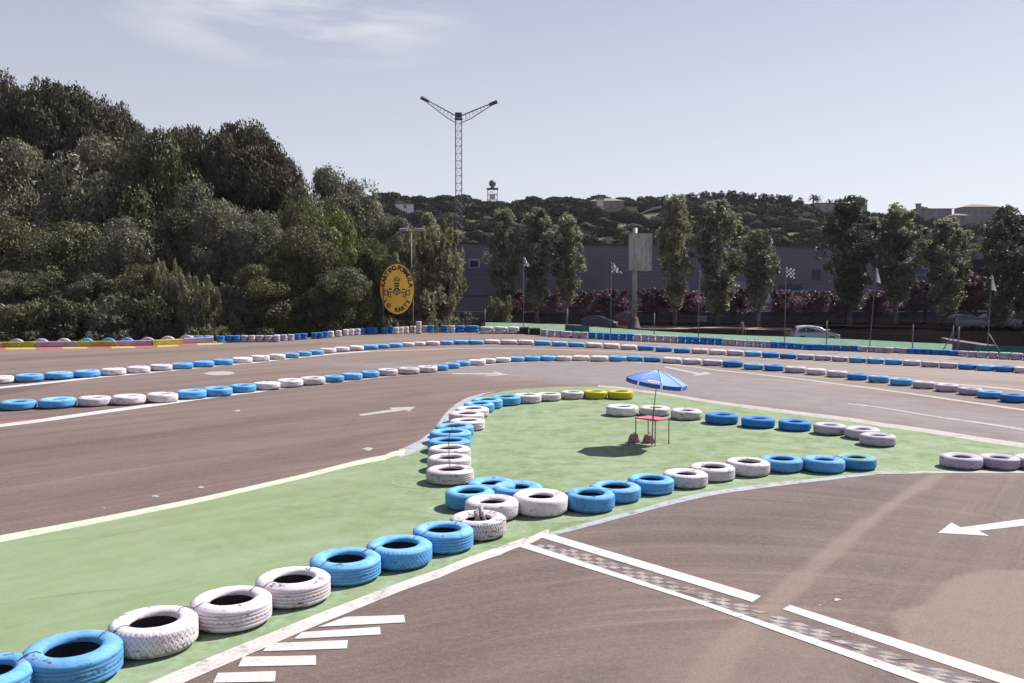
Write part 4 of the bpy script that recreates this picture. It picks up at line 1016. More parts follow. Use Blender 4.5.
def poplar(seed, material, w_=2.0, h=12.5, base=2.2, gap=.85):
    r_ = np.random.RandomState(seed); cl = []
    n = 135
    for i in range(n):
        t = (i+r_.rand())/n; z = base+(h-base)*t
        w2 = w_*((.26+.74*min(1, t/.5)) if t < .5 else math.sqrt(max(.03, 1-((t-.5)/.5)**2*.9)))*r_.uniform(.4, 1.3); a = r_.rand()*6.28; q = w2*math.sqrt(r_.uniform(.15, 1))*gap
        # branches climb, so each clump leans up and out
        s_ = r_.uniform(.34, .70)*(1-.3*t); cl.append((math.cos(a)*q, math.sin(a)*q, z, s_*.85, s_*.85, s_*1.3))
    return proto(crown_mesh('crown', cl, 74, .165, material, seed, up=.1, ow=.2, shell=.45), trunk_mb(h*.93, .17, r_, 22, .9, .12, .08), M_bark2)
pop = [poplar(81, L_poplar), poplar(82, L_poplar, 2.3), poplar(83, L_poplard, 2.4), poplar(84, L_poplar, 1.7, 9.5, 2.6, 1.0), poplar(85, L_poplard, 2.9, 12.5, .8), poplar(86, L_poplar, 2.1, 12.5, 3.0), poplar(87, L_poplar, 2.4, 12.5, 1.6), poplar(88, L_poplar, 1.8)]
def plum(seed):
    r_ = np.random.RandomState(seed); cl = ell_clumps(r_, 60, (0, 0, 2.75), (1.8, 1.7, 1.55), .52, .5, .9)
    for _ in range(16):
        a = r_.rand()*6.28; q = r_.uniform(.2, 1.9)
        for t in (.6, .8, 1): cl.append((math.cos(a)*q*t, math.sin(a)*q*t, 2.7+1.9*t*r_.uniform(.8, 1.1), .2, .2, .35))
    return proto(crown_mesh('crown', cl, 72, .14, L_plum, seed, up=.2, ow=.35, shell=.6), trunk_mb(2.6, .15, r_, 9, .9, .35, .05), M_bark)
plums = [plum(91), plum(92), plum(93)]

# the wood on the left: (pixel centre x, pixel top y, pixel width, depth, kind, label)
def size_tree(px, ytop, wpx, Y, pr, baseh, basew, label, cat, name, z0=0, group=None, yoff=None):
    g_ = AT(px, 290, Y); topz = AT(px, ytop, Y).z; h = topz-z0; wm = wpx*Y/F
    return plant(pr, (g_.x, Y, z0), (wm/basew, wm/basew, h/baseh), rng.uniform(0, 6.28), label, cat, name, group)
WG = 'trees of the dense wood at left'
wood = [
 (8, 68, 120, 112, 'p', 'dark umbrella pine crown rising highest at the far left edge of the wood'),
 (62, 76, 125, 108, 'p', 'tall dark pine whose rounded top slopes down from the highest crown'),
 (112, 96, 85, 113, 'p', 'reddish brown tinted pine at the right shoulder of the tall left group'),
 (238, 116, 122, 104, 'p', 'broad flat topped pine standing alone on the skyline of the wood'),
 (196, 119, 78, 106, 'p', 'left shoulder crown of the broad flat topped pine'),
 (280, 150, 60, 108, 'p', 'small dark pine hanging on the right side of the flat topped pine'),
 (30, 128, 120, 98, 'v', 'grey green oak below the highest pines at left edge'),
 (92, 122, 110, 96, 'v', 'large silvery green oak in the middle of the upper left wood'),
 (158, 124, 100, 97, 'o', 'dark domed oak filling the notch between the two pine groups'),
 (205, 176, 80, 92, 'v', 'silvery oak under the left half of the flat topped pine'),
 (322, 156, 80, 101, 'v', 'olive grey tree right of the flat topped pine on the skyline'),
 (352, 172, 82, 99, 'v', 'loose grey tree sloping down towards the lamp post'),
 (300, 178, 70, 95, 'o', 'dark oak between the flat topped pine and the bright green tree'),
 (328, 200, 66, 88, 'b', 'bright green tree standing out in the right part of the wood'),
 (368, 234, 48, 90, 'b', 'lower bright green tree just left of the yellow oval sign'),
 (10, 200, 95, 88, 'o', 'dark oak at the left frame edge halfway up the wood'),
 (72, 205, 100, 87, 'o', 'round oak with green tips low in the left wood'),
 (128, 212, 90, 86, 'v', 'pale leaved oak with hanging clumps above the mauve beam'),
 (178, 205, 70, 88, 'o', 'shadowy oak behind the upright shrub'),
 (225, 195, 85, 88, 'v', 'silver green oak in the centre of the lower wood'),
 (258, 205, 70, 87, 'v', 'narrow grey oak left of the bright green tree'),
 (302, 222, 78, 85, 'o', 'low dark oak under the bright green tree'),
 (395, 208, 60, 96, 'v', 'grey tree behind the lamp post'),
 (340, 258, 70, 83, 'o', 'leafy oak sweeping down to the white tyre stacks'),
 (45, 262, 80, 82, 'o', 'low oak thicket above the beams at left'),
 (95, 268, 70, 82, 'v', 'low grey thicket with pale twigs behind the half buried tyres'),
 (150, 262, 70, 82, 'o', 'brownish thicket above the mauve beam end'),
 (262, 262, 80, 82, 'o', 'broad low thicket behind the mauve tyre stacks'),
 (5, 268, 70, 81, 'v', 'thicket cut by the left frame edge'),
 (-60, 110, 130, 100, 'o', 'oak mostly outside the frame beyond the left edge'),
 (-70, 220, 110, 86, 'v', 'low oak mostly outside the frame beyond the left edge'),
]
for px, yt, wp, Y, k, lab in wood:
    pr, bh, bw = {'p': (rng.choice(pine), 12.9, 12.4), 'v': (rng.choice(olive), 10.7, 9.2), 'o': (rng.choice(oak), 10.5, 9.6), 'b': (bright[0], 9.5, 8.0)}[k]
    size_tree(px, yt, wp, Y, pr, bh, bw, lab, {'p': 'pine tree', 'v': 'tree', 'o': 'tree', 'b': 'tree'}[k], {'p': 'stone_pine', 'v': 'evergreen_oak', 'o': 'evergreen_oak', 'b': 'broadleaf_tree'}[k], group=WG)
shr = [
 (25, 300, 55, 76, 2, 'dark shrub behind the first yellow beam'), (68, 298, 52, 76.5, 2, 'shrub behind the second half buried tyre'),
 (108, 300, 50, 77, 1, 'shrub with pale twigs behind the blue half buried tyres'), (150, 296, 55, 78, 2, 'brown green shrub behind the end of the beams'),
 (200, 282, 46, 78, 0, 'upright bushy olive shrub at the corner of the wood'), (232, 292, 44, 81, 1, 'loose shrub right of the upright olive shrub'),
 (172, 270, 40, 80, 0, 'spiky shrub with pale upright shoots left of the upright olive shrub'),
 (272, 300, 48, 82, 2, 'dark shrub behind the mauve stacks'), (312, 302, 48, 83, 2, 'dark shrub behind the dark blue stacks'),
 (348, 292, 42, 85, 1, 'leafy shrub beside the white tyre stacks'), (374, 302, 26, 88, 0, 'small shrub left of the oval sign posts'), (-20, 300, 60, 76, 2, 'shrub outside the left edge of the frame')]
for px, yt, wp, Y, k, lab in shr: size_tree(px, yt, wp, Y, bushes[k], 3.9 if k < 2 else 3.6, 4.9, lab, 'shrub', 'shrub', group='shrubs at the foot of the wood')
size_tree(433, 222, 78, 92, wil, 8.9, 9.4, 'big pale willow like tree right of the yellow oval sign', 'tree', 'willow_tree')
size_tree(417, 262, 62, 90, bushes[0], 3.9, 4.9, 'spreading pale shrub directly behind the oval sign', 'shrub', 'shrub')
size_tree(500, 300, 26, 92, bushes[0], 3.9, 4.9, 'small yellow green bush at the end of the willow', 'shrub', 'shrub')
# poplars
pops = [
 (429, 212, 34, 101, 0, 'slim pale poplar rising behind the willow, leftmost of the poplars'),
 (504, 208, 36, 105, 1, 'poplar left of the white framed window, first of three by the warehouse end'),
 (537, 207, 36, 106, 7, 'poplar in the middle of the three near the warehouse left end'),
 (567, 214, 34, 107, 5, 'shorter poplar, right of the three near the dark hatchback'),
 (675, 194, 38, 104, 1, 'poplar immediately right of the faded billboard'),
 (718, 198, 50, 103, 6, 'wide poplar, second to the right of the billboard'),
 (759, 230, 32, 98, 3, 'thin light poplar with a bare trunk by the wooden tripod'),
 (850, 195, 54, 102, 2, 'dark full poplar above the white hatchback'),
 (896, 205, 48, 101, 5, 'poplar between the dark full one and the glazed strip'),
 (946, 216, 48, 100, 6, 'pale ragged poplar in front of the black opening'),
 (1003, 204, 58, 97, 4, 'dark poplar leafy to the ground near the right edge'),
 (1050, 215, 60, 96, 2, 'dark poplar cut by the right edge of the frame'),
]
for px, yt, wp, Y, k, lab in pops:
    hh = 9.9 if k == 3 else 12.9; ww = {0: 3.4, 1: 3.8, 2: 4.0, 3: 2.8, 4: 4.9, 5: 3.5, 6: 4.0, 7: 3.1}[k]
    size_tree(px, yt, wp*1.02, Y, pop[k], hh, ww, lab, 'poplar', 'poplar_tree', group='poplars along the warehouse')
# purple leaved trees
pl = [(516, 286, 34), (546, 284, 34), (582, 287, 32), (612, 285, 34), (657, 284, 40), (692, 287, 38), (734, 285, 34), (785, 286, 36), (815, 287, 34), (846, 284, 34), (876, 286, 36), (926, 281, 44), (977, 276, 50), (1026, 279, 44)]
pnote = ['by the first poplar trio, leftmost of all', 'under the middle poplar of the left trio', 'behind the dark hatchback', 'behind the flag near the dark red car', 'just right of the billboard pole', 'behind the grey pennant pole',
         'before the pale wall panel', 'behind the chequered flag pole', 'left of the emblem, above the white hatchback', 'under the dark full poplar', 'behind the second white flag at right', 'below the glazed strip', 'large, between the last two flags', 'cut by the right frame edge']
for (px, yt, wp), nn in zip(pl, pnote): size_tree(px, yt+(5 if px < 900 else 1), wp*.94, 110, rng.choice(plums), 4.9, 3.6, 'purple leaved tree '+nn, 'plum tree', 'plum_tree', group='purple leaved trees before the warehouse')

# hillside pines
def hpine_parts(seed, flat=1.0, n=2300, sub=3, ls=.42):
    r_ = np.random.RandomState(seed); V = []; Fc = []
    d = r_.normal(size=(n, 3)); d /= np.linalg.norm(d, axis=1)[:, None]; d[:, 2] = np.abs(d[:, 2])*1.0-.28
    b_ = np.array([1+.25*mnoise.noise(Vector(q)*1.6+Vector((seed, 0, 0)))+.12*mnoise.noise(Vector(q)*4.2) for q in d])
    p = d*b_[:, None]*np.array([6.2, 6.2, 3.6*flat])*(.88+.16*r_.rand(n))[:, None]+np.array([0, 0, 3.6])
    leaves(V, Fc, p, ls, r_, outward=d)
    m = MB(); m.v = V; m.f = [list(f) for f in Fc]; m.mi = [0]*len(Fc); m.sm = [False]*len(Fc)
    bm = bmesh.new(); bmesh.ops.create_icosphere(bm, subdivisions=sub, radius=1)
    vs = []
    for v in bm.verts:
        q = v.co.copy(); q.z = q.z if q.z > -.3 else -.3
        k_ = (1+.25*mnoise.noise(q*1.6+Vector((seed, 0, 0)))+.12*mnoise.noise(q*4.2))*.80; vs.append(Vector((q.x*6.2, q.y*6.2, q.z*3.6*flat))*k_+Vector((0, 0, 3.6)))
    m.add(vs, [[v.index for v in f.verts] for f in bm.faces], 0, False); bm.free()
    m.tube([(0, 0, -3), (0, 0, 3.6)], [.4, .25], n=6, mi=1)
    return m
hps = [hpine_parts(s, f).mesh('umbrella_pine', [L_hpine, M_bark]) for s, f in ((1, 1), (2, .85), (3, 1.1), (4, .95))]
low = [hpine_parts(s, 1, 420, 2, .8) for s in (7, 8)]
hrs = random.Random(77); tries = 0; cand = []; cell = {}
while tries < 90000 and len(cand) < 1100:
    tries += 1
    y = hrs.uniform(150, 500); x0_ = (375-512)/F*y; x1_ = (1075-512)/F*y; x = hrs.uniform(x0_, x1_)
    mind = 6.6+.011*y; ok = True
    if abs(y-Ym) < 6 and abs(x-mast.location.x) < 6: continue
    pxc = 512+F*x/y
    if (586 < pxc < 668 and 335 < y < 402) or (806 < pxc < 858 and 378 < y < 410) or (908 < pxc < 992 and 360 < y < 402): continue      # clearings round the houses
    for a, b_ in cand:
        if abs(a-x) < mind and (a-x)**2+(b_-y)**2 < mind**2: ok = False; break
    if ok: cand.append((x, y))
cand.sort(key=lambda c: c[1])
print('pines', len(cand))
rest = MB()
for i, (x, y) in enumerate(cand):
    s_ = hrs.uniform(.68, 1.12)*(1+.0006*(y-300)); sz_ = s_*hrs.uniform(.85, 1.25); an = hrs.uniform(0, 6.28); z = hill_z2(x, y)-.5
    if i < 300:
        o = link('umbrella_pine', hrs.choice(hps)); o.location = (x, y, z); o.scale = (s_, s_, sz_); o.rotation_euler = (0, 0, an)
        tag(o, 'umbrella pine with a domed dark crown on the wooded hillside', 'pine tree', 'umbrella pines on the hillside')
    else:
        q = low[i % 2]; ca, sa = math.cos(an)*s_, math.sin(an)*s_
        rest.add([(x+a*ca-b_*sa, y+a*sa+b_*ca, z+c*sz_) for a, b_, c in q.v], q.f, 0)
o = rest.build('distant_pine_wood', L_hpine); tag(o, 'far pine wood covering the upper slope behind the nearer crowns', 'wood', None, 'stuff')
for px, py, s_, lab in ((594+6, 199, 1.15, 'dome shaped pine left of the brown roofed villa'), (616, 200, 1.0, 'dome shaped pine rising right behind the brown roofed villa'), (922, 199, 1.9, 'broad dark dome pine on the skyline at right')):
    Yt = 440; p = AT(px, py, Yt); o = link('umbrella_pine', hps[0]); o.location = (p.x, Yt, p.z-9.2*s_*.8); o.scale = (s_*.75, s_*.75, s_*.8); tag(o, lab, 'pine tree', 'domed pines on the skyline')
# taller thin pines on the ridge right of centre
def ridgepine(seed):
    r_ = np.random.RandomState(seed); cl = ell_clumps(r_, 26, (0, 0, 7), (2.4, 2.4, 3.0), 1.1, .4)+ell_clumps(r_, 14, (0, 0, 3), (2.0, 2.0, 2.5), 1.1, .4)
    m = MB(); me_ = crown_mesh('ridge_pine', cl, 32, .55, L_hpine, seed)
    return proto(me_, trunk_mb(7.5, .25, r_, 3, 1.4, .6), M_bark)
rp = [ridgepine(5), ridgepine(6)]
for i in range(26):
    px = 640+i*6.3+hrs.uniform(-2, 2); Yt = hrs.uniform(440, 465); p = AT(px, np.interp(px, [640, 700, 740, 800], [198, 193.5, 191.5, 198])+hrs.uniform(-1.5, 2), Yt); s_ = hrs.uniform(.8, 1.1)
    plant(rp[i % 2], (p.x, Yt, p.z-10*s_), s_, hrs.uniform(0, 6), 'slender pine in the open row along the ridge right of centre', 'pine tree', 'ridge_pine', 'slender pines along the ridge')
def palm(px, ytop, Yt, h, label, lean=0):
    p = AT(px, ytop, Yt); e_ = empty('palm_tree', (p.x, p.y, p.z-h), 0, label, 'palm', 'palms on the skyline')
    m = MB(); m.tube([(0, 0, -4), (lean*.4, 0, h*.5), (lean, 0, h-1)], [.4, .3, .28], n=6); m.build('trunk', M_bark, e_)
    m = MB()
    for k in range(22):
        a = k*2.4; up_ = -.3+1.5*(k/22); pr_ = Vector((lean, 0, h-1)); L_ = 2.6
        for s__ in range(4):
            t0, t1 = s__/4, (s__+1)/4
            def f(t): return pr_+Vector((math.cos(a)*L_*t, math.sin(a)*L_*t, up_*L_*t-1.5*t*t))
            A_, B_ = f(t0), f(t1); sd = Vector((-math.sin(a), math.cos(a), 0))*.42*(1-abs(t0-.4))
            m.add([A_-sd, B_-sd, B_+sd, A_+sd], [(0, 1, 2, 3)])
    m.build('crown', L_palm, e_)
palm(813.5, 195, 425, 11, 'left palm of the close pair on the skyline')
palm(817, 196, 425, 10, 'right palm of the close pair on the skyline')
palm(830, 200, 420, 8, 'shaggy palm between the tan house and the leaning palm')
palm(839, 199, 425, 9, 'leaning palm furthest right of the skyline palms', 1.0)

# ------------------------------------------------------------------ tyre rows
put_row(rowB, 'rear row across track', 'tyres of the rear row across the track')
put_row(rowA, 'front row across track', 'tyres of the front row across the track')
IG = 'tyres edging the green island'
placed = []
for a in island: placed.append(put_tyre(a[0], a[1], a[2], a[3], a[5], IG, tread=a[4], clampd=(.9, 1.25)))
for a in middle: placed.append(put_tyre(a[0], a[1], a[2], a[3], a[4], IG, tread='plain', seg=120))
for a in curve: placed.append(put_tyre(a[0], a[1], a[2], a[3], a[4], IG, tread=rng.choice(['rib', 'block']), clampd=(.9, 1.2)))

# tie wires between neighbouring near tyres
M_wire = plain('black_wire', (.02, .02, .03), .5); M_rag = mat('grey_rag', (.50, .44, .44), .9, c2=(.25, .21, .2), scale=20)
def wire(i, j, label, off=0.0):
    (oa, ca, Da), (ob_, cb, Db) = placed[i], placed[j]
    d = (cb-ca).normalized(); za = oa.location.z+.150*oa.scale.z; zb = ob_.location.z+.150*ob_.scale.z
    s_ = Vector((-d.y, d.x, 0))*off
    pa = ca+d*(Da*.285); pb = cb-d*(Db*.285)
    P_ = [Vector((pa.x, pa.y, za-.10)), Vector((pa.x, pa.y, za-.02))+d*.02, Vector((pa.x, pa.y, za+.006))+d*.06, (ca+d*Da*.42).to_3d()+Vector((0, 0, za+.008)), (ca+d*Da*.515).to_3d()+Vector((0, 0, za-.035)),
          (cb-d*Db*.515).to_3d()+Vector((0, 0, zb-.035)), (cb-d*Db*.42).to_3d()+Vector((0, 0, zb+.008)), Vector((pb.x, pb.y, zb+.006))-d*.06, Vector((pb.x, pb.y, zb-.02))-d*.02, Vector((pb.x, pb.y, zb-.10))]
    Q = []
    for k in range(len(P_)-1):
        for t in (0, .33, .66): Q.append(P_[k].lerp(P_[k+1], t)+s_+Vector((rng.uniform(-1, 1), rng.uniform(-1, 1), rng.uniform(0, 1)))*.010)
    Q.append(P_[-1]+s_)
    m = MB(); m.tube(Q, .0048, n=5)
    o = m.build('tie_wire', M_wire); tag(o, label, 'wire', 'tie wires between tyres')
wl = [(0, 1, 'black wire joining the two blue tyres at the bottom left corner'), (1, 2, 'black wire joining the nearest blue tyre and the zigzag white one'), (2, 3, 'thin wire joining the two nearest white tyres'),
      (3, 4, 'thin wire joining the second and third white tyres above the hatch'), (4, 5, 'wire joining the third white tyre and the pale topped blue one'), (5, 6, 'wire joining the pale topped blue tyre and the fine tread one'),
      (6, 7, 'wire joining the last two blue tyres before the tattered one'), (7, 8, 'wire joining blue tyre and tattered white tyre'), (13, 14, 'wire from the wide white tyre to the blue trio'), (15, 16, 'wire over the middle and right tyres of the blue trio'),
      (17, 18, 'cable across the stained white tyre below the table'), (21, 22, 'cable over the smooth blue tyre near the green dusted one')]
for i, j, l in wl: wire(i, j, l)
nI = len(island)+len(middle)
for k, l in ((15, 'wire over the lowest two white tyres of the bend'), (14, 'wire over the upper and middle of the lowest whites'), (13, 'wire from lower blue to white tyre on the bend'), (12, 'wire over the lower two blue tyres of the bend'), (11, 'wire over the upper two blue tyres of the bend')):
    wire(nI+k, nI+k+1, l)
oa, ca, Da = placed[8]; m = MB()
for k in range(5):
    a = k*.5-.9; q = Vector((ca.x-.05+.03*k, ca.y+.16, oa.location.z+.13)); 
    m.tube([q, q+Vector((.02*math.sin(k), -.06, .07+.02*k)), q+Vector((.05*math.cos(k*2), -.14, .05)), q+Vector((.02*k, -.2, -.07))], [.03, .035, .028, .015], n=6)
m.sphere((ca.x+.02, ca.y+.12, oa.location.z+.20), .055, jit=.6, sub=2)
tag(m.build('rag', M_rag), 'knotted pale rag tied on the tattered white tyre', 'rag')

# ------------------------------------------------------------------ far barrier: strapped stacks
Z8 = 8.53
S = []
def addS(lst, ox, oy, s_): S.extend(conv(lst, ox, oy, s_))
addS([(205, 292, 232, 'blue'), (294, 368, 232, 'blue'), (370, 456, 232, 'blue'), (485, 552, 238, 'blue'), (562, 622, 235, 'blue'), (625, 685, 235, 'blue'), (688, 750, 233, 'mauve'), (755, 812, 233, 'mauve'), (815, 888, 231, 'mauve'), (892, 965, 231, 'mauve'), (968, 1024, 231, 'mauve')], 160, 315, Z8)
addS([(28, 86, 352, 'mauve'), (90, 147, 350, 'mauve'), (150, 205, 347, 'mauve'), (207, 258, 342, 'blue'), (260, 318, 338, 'blue'), (350, 405, 332, 'blue'), (410, 446, 330, 'blue'), (450, 490, 325, 'blue'), (493, 546, 320, 'white'), (560, 612, 315, 'white'), (625, 665, 306, 'white'), (672, 716, 303, 'white'), (720, 770, 301, 'white'), (772, 806, 297, 'blue'), (828, 862, 293, 'blue'), (866, 918, 293, 'blue')], 270, 300, Z8)
addS([(108, 155, 318, 'blue'), (168, 214, 314, 'blue'), (225, 262, 318, 'white'), (268, 308, 314, 'white'), (312, 362, 312, 'white'), (368, 428, 307, 'white'), (478, 532, 303, 'mauve'), (534, 595, 303, 'blue'), (655, 724, 303, 'blue'), (728, 790, 305, 'mauve'), (795, 884, 303, 'blue'), (892, 1018, 303, 'blue')], 370, 300, 9.31)
addS([(103, 240, 345, 'white'), (245, 384, 346, 'white'), (392, 502, 347, 'white'), (505, 600, 349, 'black'), (606, 718, 357, 'black'), (722, 792, 370, 'mauve'), (796, 872, 376, 'mauve'), (876, 946, 381, 'mauve')], 470, 300, 10.24)
addS([(20, 100, 322, 'mauve'), (104, 172, 326, 'mauve'), (175, 240, 329, 'pink'), (243, 308, 333, 'blue'), (311, 368, 336, 'blue'), (371, 429, 340, 'blue'), (432, 503, 343, 'blue'), (505, 565, 346, 'blue'), (568, 624, 349, 'blue'), (627, 694, 352, 'mauve'), (697, 754, 355, 'mauve'), (757, 814, 358, 'mauve'), (817, 882, 361, 'mauve'), (885, 945, 364, 'mauve')], 560, 300, Z8)
addS([(8, 68, 367, 'mauve'), (70, 132, 370, 'blue'), (135, 191, 373, 'blue'), (193, 251, 376, 'blue'), (254, 319, 379, 'blue'), (322, 381, 382, 'blue'), (383, 449, 385, 'blue'), (451, 507, 389, 'mauve'), (510, 573, 393, 'mauve'), (575, 642, 397, 'mauve'), (645, 709, 400, 'mauve'), (712, 778, 403, 'mauve'), (780, 848, 406, 'mauve'), (850, 924, 410, 'blue'), (927, 993, 413, 'blue')], 670, 300, Z8)
addS([(55, 120, 418, 'blue'), (122, 189, 422, 'blue'), (192, 273, 426, 'blue'), (276, 303, 428, 'blue'), (305, 372, 430, 'blue'), (375, 446, 432, 'blue'), (448, 516, 434, 'blue'), (518, 591, 437, 'blue'), (592, 668, 439, 'blue'), (672, 742, 443, 'mauve'), (745, 817, 446, 'mauve'), (820, 889, 450, 'mauve'), (892, 963, 453, 'mauve')], 780, 300, Z8)
addS([(8, 58, 577, 'mauve'), (60, 113, 581, 'mauve'), (115, 158, 583, 'blue'), (160, 211, 585, 'blue'), (213, 260, 587, 'blue'), (262, 315, 590, 'blue'), (318, 370, 592, 'blue'), (372, 420, 596, 'blue'), (422, 481, 600, 'mauve'), (485, 541, 605, 'mauve'), (543, 606, 609, 'greenish'), (610, 672, 613, 'mauve'), (677, 746, 617, 'greenish'), (750, 823, 621, 'mauve'), (827, 900, 626, 'mauve')], 890, 260, 6.21)
S.sort(key=lambda a: a[0])
slab = run_labels([{'mauve': 'mauve'}.get(s_[3], s_[3]) for s_ in S], 'tyre stack', 'far barrier')
TM['greenish'] = painted_tyre('green_splashed_paint', (.50, .46, .55), (.30, .52, .42), .8, top=(.25, .5, .38))
for (x0, x1, yb, c), lab in zip(S, slab):
    ctr, D = place_px(x0, x1, yb); big = (x1-x0) > 9.3
    D = min(max(D*1.05, .55), 1.3)
    hpx = {True: 8.2, False: 8.0}[big]*F*0+ (8.0 if x0 < 900 else 7.6)
    hpx = float(np.interp(x0, [190, 230, 300, 380, 500, 570, 620, 700, 780, 830, 900, 950, 1000], [7, 7.4, 6.4, 7, 7.6, 6.7, 7.2, 7.3, 6.4, 6.2, 5.6, 5.6, 7.2])); H = hpx*ctr.y/F-D*.06; H = min(max(H, .28), .72)
    nt_ = 2 if (big or 640 < x0 < 860 or c == 'white') else 3
    if x0 < 214: H *= .95
    pt_ = {'blue': 'deep' if 215 < x0 else 'blue', 'mauve': 'mauve', 'white': 'white', 'pink': 'pink', 'black': 'black', 'greenish': 'greenish'}[c]
    st = empty('tyre_stack', (ctr.x, ctr.y, 0), 0, lab, 'tyre stack', 'tyre stacks of the far barrier')
    for k in range(nt_):
        o = link('tyre', get_tyre('plain', 32, pt_), st); hk = H/nt_
        o.location = (rng.uniform(-.02, .02), rng.uniform(-.02, .02), hk*(k+.5)+.01); o.scale = (D/1.05*rng.uniform(.96, 1.03), D/1.05, hk/.292*1.0); o.rotation_euler = (rng.uniform(-.02, .02), rng.uniform(-.02, .02), rng.uniform(0, 6))
# taller leaning pile right of the sign and a drum left of it
pile = G(418, 334); st = empty('tyre_stack', (pile.x, pile.y+.3, 0), 0, 'taller grey tyre stack standing under the right side of the oval sign', 'tyre stack')
for k in range(5):
    o = link('tyre', get_tyre('plain', 32, 'scruffy'), st); o.location = (rng.uniform(-.04, .04), 0, .13+k*.235); o.scale = (.52, .52, .8)
dr = G(381.5, 333); drum = empty('drum', (dr.x, dr.y+1.2, 0), 0, 'bluish grey drum standing under the left side of the oval sign', 'drum')
m = MB(); m.lathe([(0, 1.55), (.36, 1.55), (.40, 1.5), (.40, 1.0), (.415, .98), (.40, .96), (.40, .5), (.415, .48), (.40, .46), (.40, .02), (0, .02)], 28); m.build('barrel', mat('faded_blue_plastic', (.10, .12, .17), .6, c2=(.07, .07, .09), scale=2), drum)
m = MB(); m.lathe([(0, 1.59), (.2, 1.59), (.22, 1.56), (.22, 1.552)], 20); m.build('lid', M_dsteel, drum)
# reddish leaf litter in front of stacks
for i, (x, y, c) in enumerate(((427, 331.5, (.32, .14, .10)), (437, 333, (.25, .12, .09)))):
    p = G(x, y); m = MB()
    for k in range(90): 
        a = rng.uniform(0, 6.28); q = rng.uniform(0, 1); c_ = Vector((p.x+math.cos(a)*q*.9, p.y-.4+math.sin(a)*q*.5, .02+.18*(1-q)*rng.random()))
        u = Vector((rng.uniform(-1, 1), rng.uniform(-1, 1), rng.uniform(-.4, .4))).normalized()*.09; v_ = u.cross(Vector((rng.uniform(-.3, .3), .2, 1))).normalized()*.06
        m.add([c_-u, c_-v_, c_+u, c_+v_], [(0, 1, 2, 3)])
    o = m.build('leaf_litter', plain('dry_leaves%d' % i, c, .9)); tag(o, ['heap of reddish dry leaves against the barrier below the willow', 'smaller heap of dry leaves beside the low white tyre'][i], 'leaf litter', None, 'stuff')

# half buried upright tyres behind coloured beams
hb = [(10, 'mauve', 'first'), (35, 'mauve', 'second'), (58, 'white', 'third'), (80.5, 'blue', 'fourth'), (103, 'blue', 'fifth'), (122, 'blue', 'sixth'), (142.5, 'pink', 'seventh'), (159.5, 'white', 'eighth'), (175.5, 'mauve', 'ninth'), (-14, 'blue', 'leftmost')]
for x, c, o_ in hb:
    yb = ky(x)-1.6; g_ = G(x, yb); o = link('half_buried_tyre', get_tyre('plain', 96, c)); wpx = 17.5-.0*x; D = 1.28*(g_.y/64.)
    D = min(D, 1.32); o.scale = (D/1.05, D/1.05, 1.1); o.location = (g_.x, g_.y+(.85 if x < 150 else 1.6 if x < 170 else 2.3), -.02); o.rotation_euler = (R(90), 0, .12)
    tag(o, f'{ {"mauve": "mauve", "white": "white", "blue": "blue", "pink": "pinkish"}[c]} upright half buried tyre, {o_} from the left behind the coloured beams', 'tyre', 'half buried tyres behind the beams')
bm_ = [(-50, 0, 'mauve'), (0, 35, 'yellow'), (35, 76, 'mauve'), (76, 115, 'yellow'), (115, 151.5, 'mauve'), (151.5, 183, 'yellow'), (183, 212, 'mauve')]
M_bmy = mat('yellow_beam_paint', (.42, .36, .04), .7, c2=(.26, .21, .05), scale=2.5); M_bmm = mat('mauve_beam_paint', (.42, .27, .36), .7, c2=(.30, .19, .25), scale=2.5)
bn_ = ['mauve beam at the frame edge', 'yellow beam at the far left', 'mauve beam between the first two yellow ones', 'long yellow beam before the blue half buried tyres', 'mauve beam before the pinkish half buried tyre', 'yellow beam nearest the blue stacks', 'mauve beam at the right end, tilted up']
for (a, b_, c), lab in zip(bm_, bn_):
    A_ = G(a+.4, ky(a)-1.7); B_ = G(b_-.4, ky(b_)-1.7)
    if a == 183: A_ = G(183, 343.6); B_ = G(212.5, 342.4)
    h = .42; m = MB(); d = (B_-A_); L_ = d.length
    m.box(((A_+B_)/2)+Vector((0, .1, h/2+.01)), (L_, .22, h), rz=math.atan2(d.y, d.x), ch=.05)
    tag(m.build('barrier_beam', M_bmy if c == 'yellow' else M_bmm), lab, 'beam', 'coloured beams of the barrier')

# ------------------------------------------------------------------ wire fence with green netting
M_net = mat('green_netting', (.30, .40, .31), .9, spec=0, c2=(.25, .36, .27), scale=1.5, trans=.5, trc=(.26, .42, .31)); M_net2 = mat('darker_green_netting', (.05, .20, .15), .8, c2=(.04, .16, .12), scale=1.5, trans=.35)
fx = [485, 523, 567, 610, 654, 698, 741, 784, 826, 868, 912, 952]
def bar_row(x): return np.interp(x, [185, 270, 330, 400, 480, 507, 530, 560, 588, 633, 670, 722, 770, 830, 900, 957, 1000, 1040], [341, 342, 339.5, 335, 332.6, 333.8, 334.5, 337.2, 339, 341, 343, 345.4, 347.8, 350.5, 353, 356, 358.8, 361])
def fpt(x):
    g_ = G(x, bar_row(x)); d = Vector((g_.x, g_.y, 0)); return d+d.normalized()*1.7
fence = empty('wire_fence', tuple(fpt(670)), 0, 'thin post and wire fence with pale green netting along its foot behind the barrier', 'fence')
FO = fpt(670)
tops = [322.3, 323, 325.2, 328, 331, 333.5, 335.2, 336.6, 338.2, 340, 342.3, 344]
ph = [309, None, 308.5, None, 313, None, None, None, 320.6, None, 324, 326]
nm = MB(); prev = None
ht = []
for i, x in enumerate(fx):
    p = fpt(x); dist = p.y; hz = CH-(tops[i]-290)/F*dist; ht.append((p, hz))
